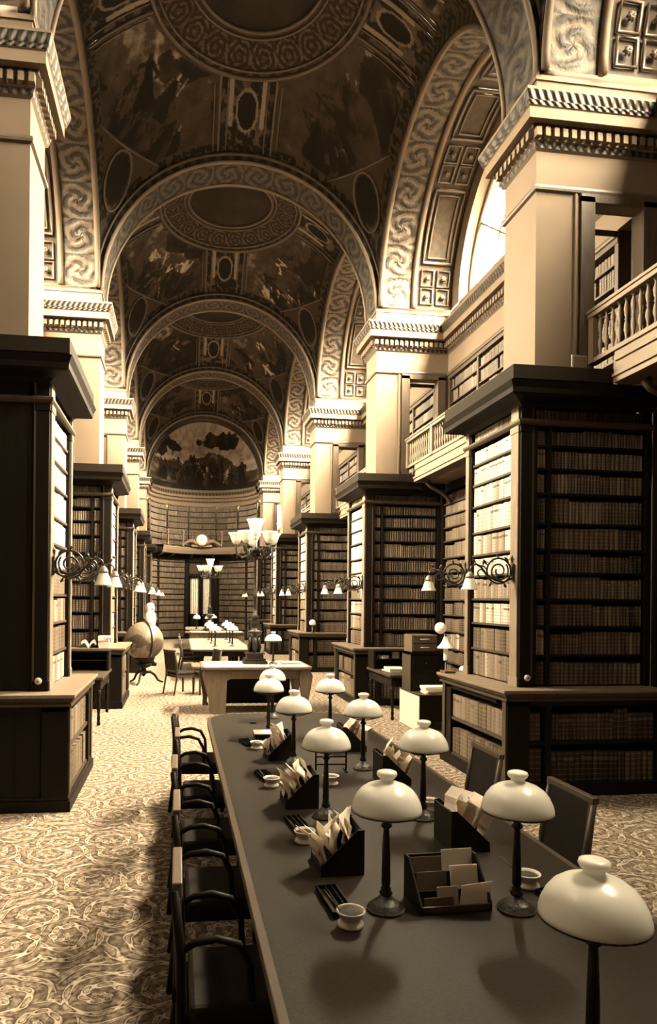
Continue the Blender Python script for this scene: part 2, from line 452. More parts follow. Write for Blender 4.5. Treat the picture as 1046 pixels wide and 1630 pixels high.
AV = 2.67                                  # half side of a vault square
RV = AV*math.sqrt(2); ZV = 7.85
def vz(x, y): return ZV+math.sqrt(max(RV*RV-x*x-y*y, 0))
def vault_mesh(seed):
    n = 236
    g = np.linspace(-AV, AV, n); X, Y = np.meshgrid(g, g); r = np.hypot(X, Y)
    Z = ZV+np.sqrt(np.maximum(RV*RV-r*r, 0))
    # flat picture tone of each field of the ceiling
    th = np.arctan2(Y, X)
    ang = np.minimum(np.abs(X), np.abs(Y))
    val = np.full_like(X, .30)
    orn = vnoise(X*9+40, Y*9+40, seed+90, 3)
    orn = np.where(orn > .46, .62, .22)
    val = np.where((ang < .50), orn, val)                              # cross bands
    val = np.where((ang < .50) & (r < 2.35) & (r > 1.68), np.where(np.abs(ang-.3) < .04, .75, orn*.9+.05), val)
    cart = ((ang/.17)**2+((r-2.12)/.24)**2)
    val = np.where((cart < 1) & (ang < .5), .08, val)
    val = np.where((cart >= 1) & (cart < 1.6) & (ang < .5), .7, val)
    # ring frieze and centre medallion
    ca = (th*20/(2*PI)) % 1-.5; cb = (r-1.39)/.5; cd_ = np.hypot(ca, cb)
    leaf = np.sin(np.arctan2(cb, ca)*5+cd_*24)*.5+np.sin(cd_*30)*.8+.8*(vnoise(X*14, Y*14, 8, 2)-.4)
    val = np.where(r < 1.66, np.where(leaf > .25, .62, .34), val)
    med = .34+.25*(vnoise(X*2+9, Y*2+9, seed+5, 3)-.45)
    val = np.where(r < 1.12, .50, val); val = np.where(r < .98, med, val)
    # four pendentive paintings
    rng = np.random.RandomState(seed)
    for q in range(4):
        a0 = PI/4+q*PI/2
        u = (th-a0+PI)%(2*PI)-PI
        px = r*np.sin(u)                 # across
        py = 3.3-r                       # up towards the ring (r=1.66 -> 1.64)
        inside = (np.abs(u) < PI/4) & (ang > .50) & (r > 1.66)
        bg = .42+.5*(vnoise(px*.9+20+q*7, py*.9+20, seed+q, 4)-.45)+.10*np.clip(py, 0, 1.5)
        pic = bg
        pic = np.where(vnoise(px*1.3+50, py*1.3+60+q*9, seed+q+30, 3) > .52, bg*.55, bg)
        for i in range(13):
            fx = rng.uniform(-1.05, 1.05); fy = rng.uniform(-.05, .8)
            hh = rng.uniform(.4, .7)
            pic = figure(pic, px, py, fx*(1.0-.25*fy), fy, hh, rng, rng.choice([.24,.32,.42,.54,.85], p=[.24,.26,.22,.18,.10]), rng.uniform(-.8,.8))
        pic = pic*(.62+.8*vnoise(px*7+3, py*7+9, seed+q+60, 3))
        pic = np.clip(pic, .05, .95)
        frame = ((ang > .56) & (r > 1.76) & (r < 3.02) & (np.maximum(np.abs(X),np.abs(Y)) < AV-.14))
        val = np.where(inside & frame, pic, np.where(inside, .52, val))
        cx, cy = 3.30*math.cos(a0), 3.30*math.sin(a0)
        rd = np.hypot(X-cx, Y-cy)
        val = np.where(rd < .27, .62, val); val = np.where(rd < .21, .17+.2*vnoise(X*8, Y*8, seed, 2), val)
    edge = AV-np.maximum(np.abs(X), np.abs(Y))
    val = np.where(edge < .12, np.where(vnoise(X*22+3, Y*22+3, 5, 2) > .4, .55, .18), val)
    verts = np.stack([X.ravel(), Y.ravel(), Z.ravel()], 1)
    idx = np.arange(n*n).reshape(n, n)
    faces = np.stack([idx[:-1,:-1], idx[1:,:-1], idx[1:,1:], idx[:-1,1:]], -1).reshape(-1, 4)
    me = bpy.data.meshes.new('ceiling')
    me.from_pydata(verts.tolist(), [], faces.tolist())
    polyattr(me, 'paint', val.ravel()); me.materials.append(M['fresco'])
    me.polygons.foreach_set('use_smooth', [True]*len(faces)); me.update()
    return me

def yk(k): return S*k
BAY = [-1, 0, 1, 2, 3]
def bay_c(k): return PY1+yk(k)+(PY0+S-PY1)/2        # centre of the bay between pier k and k+1

# ------------------------------------------------------------------ floor
b = MB(); b.box(XC-4.6, -4.6, -.12, XC+4.6, 36, 0)
struct(b.build('floor', M['carpet']), 'wall-to-wall carpet with pale leafy scrolls')

# ------------------------------------------------------------------ vaults
ribs = MB()
def on_vault(x, y, lift=-.012): 
    return (x, y, vz(x, y)+lift)
def rib(pts, r=.028): ribs.tube([on_vault(*p) for p in pts], r, 6)
for rr, w in ((1.0,.035),(1.1,.022),(1.58,.022),(1.68,.04)):
    ribs.tube([on_vault(rr*math.cos(a), rr*math.sin(a)) for a in np.linspace(0, 2*PI, 73)[:-1]], w, 6, closed=True)
ribs_list = [ribs]
crossm = MB()
for q in range(4):
    ca, sa = math.cos(q*PI/2), math.sin(q*PI/2)
    for off in (-.5, .5, -.36, .36):
        r0 = math.sqrt(1.68**2-off**2)
        pts = [(t, off) for t in np.linspace(r0, AV-.05, 9)]
        crossm.tube([on_vault(x*ca-y*sa, x*sa+y*ca) for x, y in pts], .024 if abs(off) > .4 else .014, 6)
roundm = MB(); panelm = MB()
for q in range(4):
    a0 = PI/4+q*PI/2; cx, cy = 3.30*math.cos(a0), 3.30*math.sin(a0)
    roundm.tube([on_vault(cx+.245*math.cos(a), cy+.245*math.sin(a)) for a in np.linspace(0, 2*PI, 25)[:-1]], .026, 6, closed=True)
    wd = math.asin(.58/3.02)
    pts = [(3.03*math.cos(a), 3.03*math.sin(a)) for a in np.linspace(a0-PI/4+.33, a0+PI/4-.33, 17)]
    pts = [p for p in pts if max(abs(p[0]),abs(p[1])) < AV-.08]
    panelm.tube([on_vault(*p) for p in pts], .02, 6)
    # straight inner borders of the pictures
    for sw in (0, 1):
        L = []
        for t in np.linspace(1.72, 2.56, 8):
            p = (t, .6) if sw == 0 else (.6, t)
            ca, sa = math.cos(q*PI/2), math.sin(q*PI/2)
            L.append((p[0]*ca-p[1]*sa, p[0]*sa+p[1]*ca))
        panelm.tube([on_vault(*p) for p in L], .014, 6)
vm = [vault_mesh(11), vault_mesh(23)]
first = None
for i, k in enumerate(BAY):
    o = bpy.data.objects.new('ceiling', vm[i % 2]); COL.objects.link(o)
    o.location = (XC, bay_c(k), 0)
    if i % 4 >= 2: o.rotation_euler = (0, 0, PI)
    struct(o, 'painted sail vault with a ringed medallion')
    if first is None:
        first = [ribs.build('ring_moulding', M['gilt'], o), crossm.build('cross_moulding', M['gilt'], o),
                 roundm.build('roundel_moulding', M['gilt'], o), panelm.build('picture_moulding', M['gilt'], o)]
    else:
        for f in first:
            c = f.copy(); COL.objects.link(c); c.parent = o
b = MB(); b.box(XC-4.6, -4.6, 11.7, XC+4.6, 1.7, 11.8); struct(b.build('ceiling', M['wood_mid']), 'plain ceiling behind the camera')

# ------------------------------------------------------------------ arches
def arc_pts(r, zc, n=40, leg=0.0):
    p = [(r*math.cos(a), zc+r*math.sin(a)) for a in np.linspace(0, PI, n+1)]
    return p
def arch_strip(mb, r, zc, a0, a1, axis, c, m, n=48, z_leg=None):
    """barrel strip between a0 and a1 along axis ('y': nave arch, 'x': side arch with centre c)"""
    L = PI*r; us = np.linspace(0, L, n+1); vs = [0, 1]
    def fn(u, v):
        a = u/r; d = a0+(a1-a0)*v
        if axis == 'y': return (XC+r*math.cos(a), d, zc+r*math.sin(a))
        return (d, c+r*math.cos(a), zc+r*math.sin(a))
    mb.grid(fn, list(us), vs, m)
def arch_face(mb, r0, z0, r1, z1, pos, axis, c, m, n=48):
    us = np.linspace(0, PI, n+1)
    def fn(u, v):
        r = r0+(r1-r0)*v; z = z0+(z1-z0)*v
        if axis == 'y': return (XC+r*math.cos(u), pos, z+r*math.sin(u))
        return (pos, c+r*math.cos(u), z+r*math.sin(u))
    mb.grid(fn, list(us), [0, 1], m)
def arch_tube(mb, r, zc, pos, axis, c, rad, m, n=48):
    pts = []
    for u in np.linspace(0, PI, n+1):
        if axis == 'y': pts.append((XC+r*math.cos(u), pos, zc+r*math.sin(u)))
        else: pts.append((pos, c+r*math.cos(u), zc+r*math.sin(u)))
    mb.tube(pts, rad, 6, m)
def nave_arch(k):
    y0, y1 = PY0+yk(k), PY1+yk(k)
    o = empty('arch', (0,0,0)); struct(o, 'transverse arch of the nave with a scroll soffit')
    b = MB(); arch_strip(b, HP-.01, ZS, y0-.01, y1+.01, 'y', 0, 0); b.build('soffit', M['rinceau_small'], o)
    b = MB()
    for pos in (y0, y1):
        s = -1 if pos == y0 else 1
        arch_face(b, HP-.012, ZS, AV+.22, ZV, pos, 'y', 0, 0)
    b.build('archivolt', M['beads'], o)
    b = MB()
    for pos, s in ((y0,-1),(y1,1)):
        arch_tube(b, HP-.015, ZS, pos+s*.005, 'y', 0, .035, 0)
    b.build('arris_moulding', M['paint'], o)
    b = MB()
    for pos, s in ((y0,-1),(y1,1)):
        arch_tube(b, HP+.10, ZS+.03, pos+s*.02, 'y', 0, .028, 0)
    b.build('inner_moulding', M['gilt'], o)
    b = MB()
    for pos, s in ((y0,-1),(y1,1)):
        arch_tube(b, HP+.20, ZS+.09, pos+s*.03, 'y', 0, .03, 0)
    b.build('outer_moulding', M['gilt'], o)
for k in range(0, 5): nave_arch(k)
nave_arch(-1)

RS = 2.56; ZSS = 7.75
def side_arch(k, s):
    c = bay_c(k); X = lambda h: XC+s*h
    o = empty('arch', (0,0,0)); struct(o, 'deep side arch with scroll band and coffers')
    b = MB(); arch_strip(b, RS+.02, ZSS, X(HP), X(3.37), 'x', c, 0); b.build('scroll_band', M['rinceau'], o)
    b = MB(); arch_strip(b, RS-.02, ZSS, X(3.35), X(HW+.03), 'x', c, 0); b.build('coffer_soffit', M['gilt_dim'], o)
    b = MB(); arch_face(b, RS+.018, ZSS, AV+.2, ZV, X(HP+.01), 'x', c, 0); b.build('archivolt', M['beads_fine'], o)
    b = MB()
    arch_tube(b, RS, ZSS, X(HP+.05), 'x', c, .05, 0); arch_tube(b, RS-.01, ZSS, X(3.36), 'x', c, .055, 0)
    b.build('band_moulding', M['band'], o)
    # coffers: raised frames on the soffit
    b = MB(); d = MB()
    r = RS-.05
    def P(h, a): return (X(h), c+r*math.cos(a), ZSS+r*math.sin(a))
    def frame(h0, h1, a0, a1, w=.022):
        n = max(2, int((a1-a0)/.06))
        pts = [P(h0, a) for a in np.linspace(a0, a1, n)]+[P(h1, a) for a in np.linspace(a1, a0, n)]
        b.tube(pts, w, 5, closed=True)
    def rosette(h, a):
        p = Vector(P(h, a)); nrm = Vector((0, -math.cos(a), -math.sin(a)))
        tx = Vector((s,0,0)); ty = nrm.cross(tx)
        for q in range(6):
            e = p+(tx*math.cos(q*PI/3)+ty*math.sin(q*PI/3))*.05
            d.tube([tuple(p+nrm*.02), tuple((p+e)/2+nrm*.04), tuple(e+nrm*.01)], [.02,.028,.008], 5)
    for sg in (0, 1):
        f = (lambda a: a) if sg == 0 else (lambda a: PI-a)
        for lo, hi, kind in ((.03,.145,'s'),(.165,.28,'s'),(.33,.82,'p'),(.87,.985,'s'),(1.0,1.115,'s'),(1.16,1.52,'p')):
            A, B = sorted((f(lo), f(hi)))
            if kind == 's':
                for h0, h1 in ((3.48,3.72),(3.80,4.04)):
                    frame(h0, h1, A, B); rosette((h0+h1)/2, (A+B)/2)
            else:
                frame(3.48, 4.04, A, B, .03); frame(3.57, 3.95, A+.035, B-.035, .018)
    b.build('coffer_frame', M['gilt'], o); d.build('rosette', M['gilt'], o)
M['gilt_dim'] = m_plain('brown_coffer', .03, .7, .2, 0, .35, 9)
for k in BAY:
    for s in (1, -1): side_arch(k, s)

# ------------------------------------------------------------------ piers, walls and entablature
def pier(k, s):
    X = lambda h: XC+s*h; y0, y1 = PY0+yk(k), PY1+yk(k)
    o = empty('pillar', (0,0,0)); struct(o, 'white plastered pier with a gallery passage')
    b = MB()
    b.box(X(HP), y0, 4.3, X(3.20), y1, 6.95); b.box(X(3.20), y0, 4.3, X(3.32), y0+.14, 6.95)
    b.box(X(3.90), y0, 4.3, X(4.5), y0+.14, 6.95)
    b.box(X(3.32), y0, 6.38, X(3.90), y0+.14, 6.95)
    b.box(X(HP), y0, 6.95, X(4.5), y1, ZS+.05)
    b.build('shaft', M['stone_lit'], o)
    b = MB(); b.box(X(HP+.03), y0+.03, ZS+.0, X(4.5), y1-.03, 12.0); b.build('spandrel', M['stone'], o)
    b = MB(); b.box(X(HP-.012), y0-.012, 7.42, X(4.1), y1+.012, 7.70); b.box(X(HP-.03), y0-.03, 7.42, X(4.1), y1+.03, 7.47); b.box(X(HP-.03), y0-.03, 7.66, X(4.1), y1+.03, 7.71); b.build('impost_block', M['stone'], o)
    # frame of the passage
    f = MB(); f.box(X(3.09), y0-.03, 4.3, X(3.115), y0, 6.46); f.build('edge_bead', M['stone_lit'], o)
    for yy, d in ((y0,-.035),(y0+.14,.035)):
        f = MB()
        f.box(X(3.16), yy, 4.5, X(3.32), yy+d, 6.44); f.box(X(3.90), yy, 4.5, X(4.05), yy+d, 6.44); f.box(X(3.16), yy, 6.38, X(4.05), yy+d, 6.47)
        pass
        f.build('passage_frame', M['frame_oak'], o)
for k in range(-1, 5):
    for s in (1, -1): pier(k, s)

PROF = [(0,6.90),(.03,6.92),(.04,6.98),(.055,6.99),(.055,7.09),(.09,7.10),(.10,7.13),(.175,7.135),(.175,7.25),(.19,7.26),(.205,7.30),(.235,7.39),(.235,7.42),(0,7.425)]
PM = [0,1,0,0,0,1,0,0,0,1,1,0,0]
NECK = [(0,6.46),(.03,6.475),(.035,6.50),(.025,6.53),(0,6.535)]
def ent_path():
    p = []
    for k in range(-1, 5):
        y0, y1 = PY0+yk(k), PY1+yk(k)
        p += [(HW, y0), (HP, y0), (HP, y1), (HW, y1)]
    return [(HW, -4.5)]+p[:-1]+[(2.66, 31.9)] if False else [(HW, -4.5)]+p
for s in (1, -1):
    path = ent_path()
    path = path[:-1]          # the last pier runs into the apse
    o = MB().sweep(path, PROF, s, PM).build('trim_1' if s > 0 else 'trim_2', [M['stone_lit'], M['beads']])
    struct(o, 'dentilled cornice running along the piers and gallery wall')
    d = MB()
    for i in range(len(path)-1):
        (ha, ya), (hb, yb) = path[i], path[i+1]
        L = math.hypot(hb-ha, yb-ya)
        if L < .2 or max(ya, yb) < -1: continue
        tx, ty = (hb-ha)/L, (yb-ya)/L; ox, oy = -ty, tx
        e0 = .07 if (abs(tx) > .5 and hb < ha) or (abs(ty) > .5 and ha < 3) else -.05
        t = -.03
        while t < L+.03:
            a = (ha+tx*t, ya+ty*t); c = (ha+tx*(t+.055), ya+ty*(t+.055))
            q = [(a[0]+ox*.05, a[1]+oy*.05), (c[0]+ox*.05, c[1]+oy*.05), (c[0]+ox*.115, c[1]+oy*.115), (a[0]+ox*.115, a[1]+oy*.115)]
            d.prism([(XC+s*h, y) for h, y in q], 7.0, 7.09)
            t += .10
    d.build('dentil', M['stone_lit'], o)
    MB().sweep(path, NECK, s).build('necking', M['gilt'], o)
    X = lambda h: XC+s*h
    b = MB(); b.box(X(HW+.33), -4.6, 0, X(HW+.45), 36, 6.7); struct(b.build('wall_right' if s > 0 else 'wall_left', M['wood_mid']), 'side wall behind the bookcases')
    b = MB(); b.box(X(HW), -4.6, 6.56, X(HW+.33), 33, 7.72); struct(b.build('wall_right' if s > 0 else 'wall_left', M['stone_lit']), 'plaster wall band above the gallery shelves')

# lunette walls and windows
WR = 2.2
M['glow'] = {}
def lunette(k, s, strength):
    X = lambda h: XC+s*h; c = bay_c(k)
    o = empty('wall_right' if s > 0 else 'wall_left'); struct(o, 'plaster lunette wall round a half-round window')
    b = MB()
    arch_face(b, WR, ZSS+.02, RS+.35, ZSS, X(HW+.02), 'x', c, 0)
    arch_strip(b, WR, ZSS+.02, X(HW+.02), X(HW+.36), 'x', c, 0)
    b.build('lunette', M['stone_lit'], o)
    b = MB(); b.box(X(HW+.02), c-WR, 7.72, X(HW+.4), c+WR, ZSS+.02); b.build('sill', M['stone_lit'], o)
    global NWIN
    NWIN += 1
    w = empty('window_%d' % NWIN); struct(w, 'half-round daylight window with glazing bars')
    b = MB(); xo = X(HW+.30)
    pts = [(c+(WR)*math.cos(a), ZSS+.02+(WR)*math.sin(a)) for a in np.linspace(0, PI, 25)]
    xs_ = [(xo, y, z) for y, z in pts]
    b.add([(xo, c, ZSS+.02)]+xs_, [(0, i+1, i+2) for i in range(24)], 0)
    key = strength
    if key not in M['glow']:
        N = NT('window_glass'); t = N.n('ShaderNodeBsdfTransparent'); t.inputs[0].default_value = (key,key,key,1)
        g = N.n('ShaderNodeBsdfGlossy'); g.inputs['Roughness'].default_value = .05
        mx = N.n('ShaderNodeMixShader'); mx.inputs[0].default_value = .04
        N.l(t.outputs[0], mx.inputs[1]); N.l(g.outputs[0], mx.inputs[2]); N.l(mx.outputs[0], N.nt.nodes['Material Output'].inputs[0])
        M['glow'][key] = N.mat
    b.build('pane', M['glow'][key], w)
    la = bpy.data.lights.new('daylight_portal', 'AREA'); la.shape = 'RECTANGLE'; la.size = 2*WR; la.size_y = WR; la.cycles.is_portal = True
    lo = bpy.data.objects.new('daylight_portal', la); COL.objects.link(lo)
    lo.location = (X(HW+.42), c, ZSS+WR/2+.02); lo.rotation_euler = (PI/2, 0, PI/2 if s > 0 else -PI/2)
    b = MB()
    arch_tube(b, WR-.03, ZSS+.02, X(HW+.25), 'x', c, .05, 0); arch_tube(b, WR*.55, ZSS+.02, X(HW+.25), 'x', c, .025, 0)
    for a in (.0, PI/5, 2*PI/5, 3*PI/5, 4*PI/5, PI):
        b.tube([(X(HW+.25), c+.05*math.cos(a), ZSS+.05), (X(HW+.25), c+(WR-.03)*math.cos(a), ZSS+.05+(WR-.03)*math.sin(a))], .025, 6)
    b.build('glazing_bar', M['paint'], w)
NWIN = 0
# panes tinted darker to shape the daylight, most in the camera bay
for k, v in ((-1, LIT[0]), (0, LIT[1]), (1, LIT[2]), (2, LIT[3]), (3, LIT[4])):
    for s in (1, -1): lunette(k, s, v if s > 0 else v*LEFTGAIN[k+1])
for s in (1, -1):
    b = MB(); b.box(XC+s*4.117, -4.6, 7.6, XC+s*4.5, 1.0, 11.8); struct(b.build('wall_right' if s > 0 else 'wall_left', M['wood_mid']), 'plain upper wall behind the camera')
b = MB(); b.box(XC-4.6, -4.7, 0, XC+4.6, -4.55, 11.8); struct(b.build('wall_back', M['wood_mid']), 'wall behind the camera')

# ------------------------------------------------------------------ apse at the far end
YA = 32.15; RA = 2.65
def cyl(mb, r, z0, z1, a0=0, a1=PI, n=48, m=0):
    us = np.linspace(a0*r, a1*r, n+1)
    mb.grid(lambda u, v: (XC+r*math.cos(u/r), YA+r*math.sin(u/r), z0+(z1-z0)*v), list(us), [0, 1], m)
def ring(mb, prof, a0=0, a1=PI, n=48, m=0, mats=None):
    """prof: (r, z)"""
    for j in range(len(prof)-1):
        (r0, z0), (r1, z1) = prof[j], prof[j+1]
        us = np.linspace(a0, a1, n+1)
        mb.grid(lambda u, v: (XC+(r0+(r1-r0)*v)*math.cos(u), YA+(r0+(r1-r0)*v)*math.sin(u), z0+(z1-z0)*v), [float(u) for u in us], [0, 1], mats[j] if mats else m, smooth=False)
b = MB(); cyl(b, RA+.25, 0, 6.8); b.build  # shell behind the apse shelves
o = empty('wall_end'); struct(o, 'curved end wall of the library')
b.build('shell', M['wood_mid'], o)
b = MB(); cyl(b, RA, 6.72, 7.56); b.box(XC-RA-.3, PY1+yk(4)-.02, 0, XC-RA, YA, 7.75); b.box(XC+RA, PY1+yk(4)-.02, 0, XC+RA+.3, YA, 7.75); b.build('frieze', M['stone_lit'], o)
b = MB(); ring(b, [(RA-d, z) for d, z in PROF], mats=PM); b.build('cornice', [M['stone_lit'], M['beads_fine']], o)
# painted half dome
n, m_ = 150, 90
th = np.linspace(0, PI, n); ph = np.linspace(0, PI/2, m_)
TH, PH = np.meshgrid(th, ph)
RD = RA
Xd = RD*np.cos(TH)*np.cos(PH); Yd = RD*np.sin(TH)*np.cos(PH); Zd = RD*np.sin(PH)*1.0
# straight barrel piece in front of the dome is part of the same picture
u = Xd/RD; v = Zd/RD
rng = np.random.RandomState(3)
sky = .92+.35*(vnoise(u*2+11, v*3+8, 4, 4)-.45)
hor = .50+.10*np.sin(u*3+.6)+.35*(vnoise(u*5+3, v*2+4, 14, 3)-.45)-.25*np.clip(u-.15, 0, 1)
val = np.where(v > hor, sky, .50+.7*(vnoise(u*6+5, v*6+2, 9, 4)-.42))
val = np.where(v < .12, .34+.6*(vnoise(u*6+5, v*6+2, 19, 3)-.42), val)
for cx, cy, w_, hh in ((-.78,.60,.22,.10),(-.62,.68,.16,.07),(.25,.80,.30,.09),(.42,.74,.2,.08),(.12,.86,.12,.05)):
    d = ((u-cx)/w_)**2+((v-cy)/hh)**2+2.6*(vnoise(u*9+1, v*9+1, 6, 3)-.45)
    val = np.where(d < 1, .30+.5*(vnoise(u*12, v*12, 2, 3)-.3), val)
for i in range(60):
    fx = rng.uniform(-.85, .75); 
    if i > 30: fx = rng.uniform(-.35, .2)
    val = figure(val, u, v, fx, rng.uniform(.02, .26), rng.uniform(.2, .36), rng, rng.choice([.30,.38,.46,.6,.8], p=[.26,.28,.22,.14,.10]), rng.uniform(-.25,.25))
val = val*(.72+.6*vnoise(u*16+2, v*16+1, 31, 3))
verts = np.stack([XC+Xd.ravel(), YA+Yd.ravel(), 7.5+Zd.ravel()*1.075], 1)
idx = np.arange(n*m_).reshape(m_, n)
faces = np.stack([idx[:-1,:-1], idx[:-1,1:], idx[1:,1:], idx[1:,:-1]], -1).reshape(-1, 4)
me = bpy.data.meshes.new('ceiling'); me.from_pydata(verts.tolist(), [], faces.tolist()); polyattr(me, 'paint', np.clip(val, .04, 1).ravel())
me.materials.append(M['fresco']); me.polygons.foreach_set('use_smooth', [True]*len(faces)); me.update()
o = bpy.data.objects.new('ceiling', me); COL.objects.link(o); struct(o, 'half dome painted with a crowd under a pale sky')
b = MB(); us = [float(t) for t in np.linspace(0, PI*RA, 49)]
b.grid(lambda u, v: (XC+RA*math.cos(u/RA), PY1+yk(4)-.15+(YA-PY1-yk(4)+.17)*v, 7.5+RA*1.075*math.sin(u/RA)), us, [0, 1])
b.build('dome_soffit', M['rinceau_small'], o)
b = MB(); b.tube([(XC+(RA-.06)*math.cos(a), PY1+yk(4)+.03, 7.5+(RA*1.075-.06)*math.sin(a)) for a in np.linspace(0, PI, 49)], .06, 6); b.build('picture_moulding', M['beads_fine'], o)
# ------------------------------------------------------------------ books
ORD = 'zeroth first second third fourth fifth sixth seventh eighth ninth tenth eleventh twelfth thirteenth fourteenth fifteenth sixteenth seventeenth eighteenth nineteenth twentieth'.split()
def ordw(n):
    if n <= 20: return ORD[n]
    t = {2:'twenty',3:'thirty',4:'forty'}[n//10]
    return t+'-'+ORD[n%10] if n % 10 else {2:'twentieth',3:'thirtieth',4:'fortieth'}[n//10]
class Mass:
    """the books beyond the individually built ones, gathered into one mesh"""
    def __init__(s): s.v = []; s.f = []; s.uv = []; s.t = []
MASS = Mass()
def book_geo(w, h, d):
    """spine outline in (along, out) and its faces; back at out=-d"""
    pl = [(0,-d),(w,-d),(w,-.008),(w*.86,-.001),(w*.5,.004),(w*.14,-.001),(0,-.008)]
    n = len(pl)
    v = [(a,o,0) for a,o in pl]+[(a,o,h) for a,o in pl]
    f = []; uv = []
    for i in range(1, n):
        j = (i+1) % n
        f.append((i, j, n+j, n+i)); uv.append([(i/n,0),((i+1)/n,0),((i+1)/n,1),(i/n,1)])
    f.append(tuple(range(n, 2*n))); uv.append([(.5,.99)]*n)
    return v, f, uv
def row_books(org, al, out, length, hmax, wmean, tone, rng, dmax=.17, gap=.0, tvar=.09, hvar=.16, run=True):
    """records of the books of one shelf; org: corner of the shelf line, al/out: unit vectors in plan"""
    recs = []; t = .004; tn = tone; hh = hmax*.85; ww = wmean; left = 0
    while True:
        if run and left <= 0:
            left = rng.randint(3, 14); tn = np.clip(tone+rng.normal(0, tvar), .03, 1); hh = hmax*rng.uniform(1-hvar-.04, .97); ww = wmean*rng.uniform(.72, 1.3)
        left -= 1
        w = ww*rng.uniform(.93, 1.07); h = min(hmax*.98, hh*rng.uniform(.985, 1.015))
        if t+w > length: break
        if gap and rng.rand() < gap: t += w*1.5; continue
        recs.append((org[0]+al[0]*t, org[1]+al[1]*t, org[2]+.0012, al, out, w-.0015, h, min(dmax, .11+h*.2), float(np.clip(tn+rng.normal(0,.06), 0, 1)), rng.uniform(-.006,.002)))
        t += w
    if recs and not gap:          # close the row up to its end
        e = recs[-1]; end = (e[0]-org[0])*al[0]+(e[1]-org[1])*al[1]+e[5]
        k = min(1.25, (length-.004)/end)
        recs = [(org[0]+(r[0]-org[0])*(k if al[0] else 1), org[1]+(r[1]-org[1])*(k if al[1] else 1), r[2], al, out, r[5]*k, *r[6:]) for r in recs]
    return recs
def place_mass(recs):
    for (x, y, z, al, out, w, h, d, tn, off) in recs:
        v, f, uv = book_geo(w, h, d); b = len(MASS.v)
        for a, o, zz in v:
            o += off
            MASS.v.append((x+al[0]*a+out[0]*o, y+al[1]*a+out[1]*o, z+zz))
        for q in f: MASS.f.append(tuple(b+i for i in q))
        MASS.uv.extend(uv); MASS.t.extend([tn]*len(f))
def tone_attr(me, vals):
    a = me.attributes.new('tone', 'FLOAT', 'FACE'); a.data.foreach_set('value', np.asarray(vals, dtype=np.float32))
NIND = 0
def place_single(recs, where, group):
    global NIND
    for i, (x, y, z, al, out, w, h, d, tn, off) in enumerate(recs):
        if NIND >= 300: place_mass(recs[i:]); return
        v, f, uv = book_geo(w, h, d)
        f = f+[tuple(range(6,-1,-1)), (0,1,8,7)]; uv = uv+[[(.5,0)]*7, [(.5,.99)]*4]
        me = bpy.data.meshes.new('book')
        me.from_pydata([(a*al[0]+o*out[0], a*al[1]+o*out[1], zz) for a, o, zz in v], [], f)
        L = me.uv_layers.new(name='UVMap'); L.data.foreach_set('uv', [c for u in uv for p in u for c in p])
        tone_attr(me, [tn]*len(f)); me.materials.append(M['book'])
        ob = bpy.data.objects.new('book', me); COL.objects.link(ob)
        ob.location = (x+out[0]*off, y+out[1]*off, z)
        hue = 'black' if tn < .22 else 'dark brown' if tn < .45 else 'brown' if tn < .72 else 'pale'
        tag(ob, '%s volume, %s %s' % (hue, ordw(i+1), where), 'book', group)
        NIND += 1

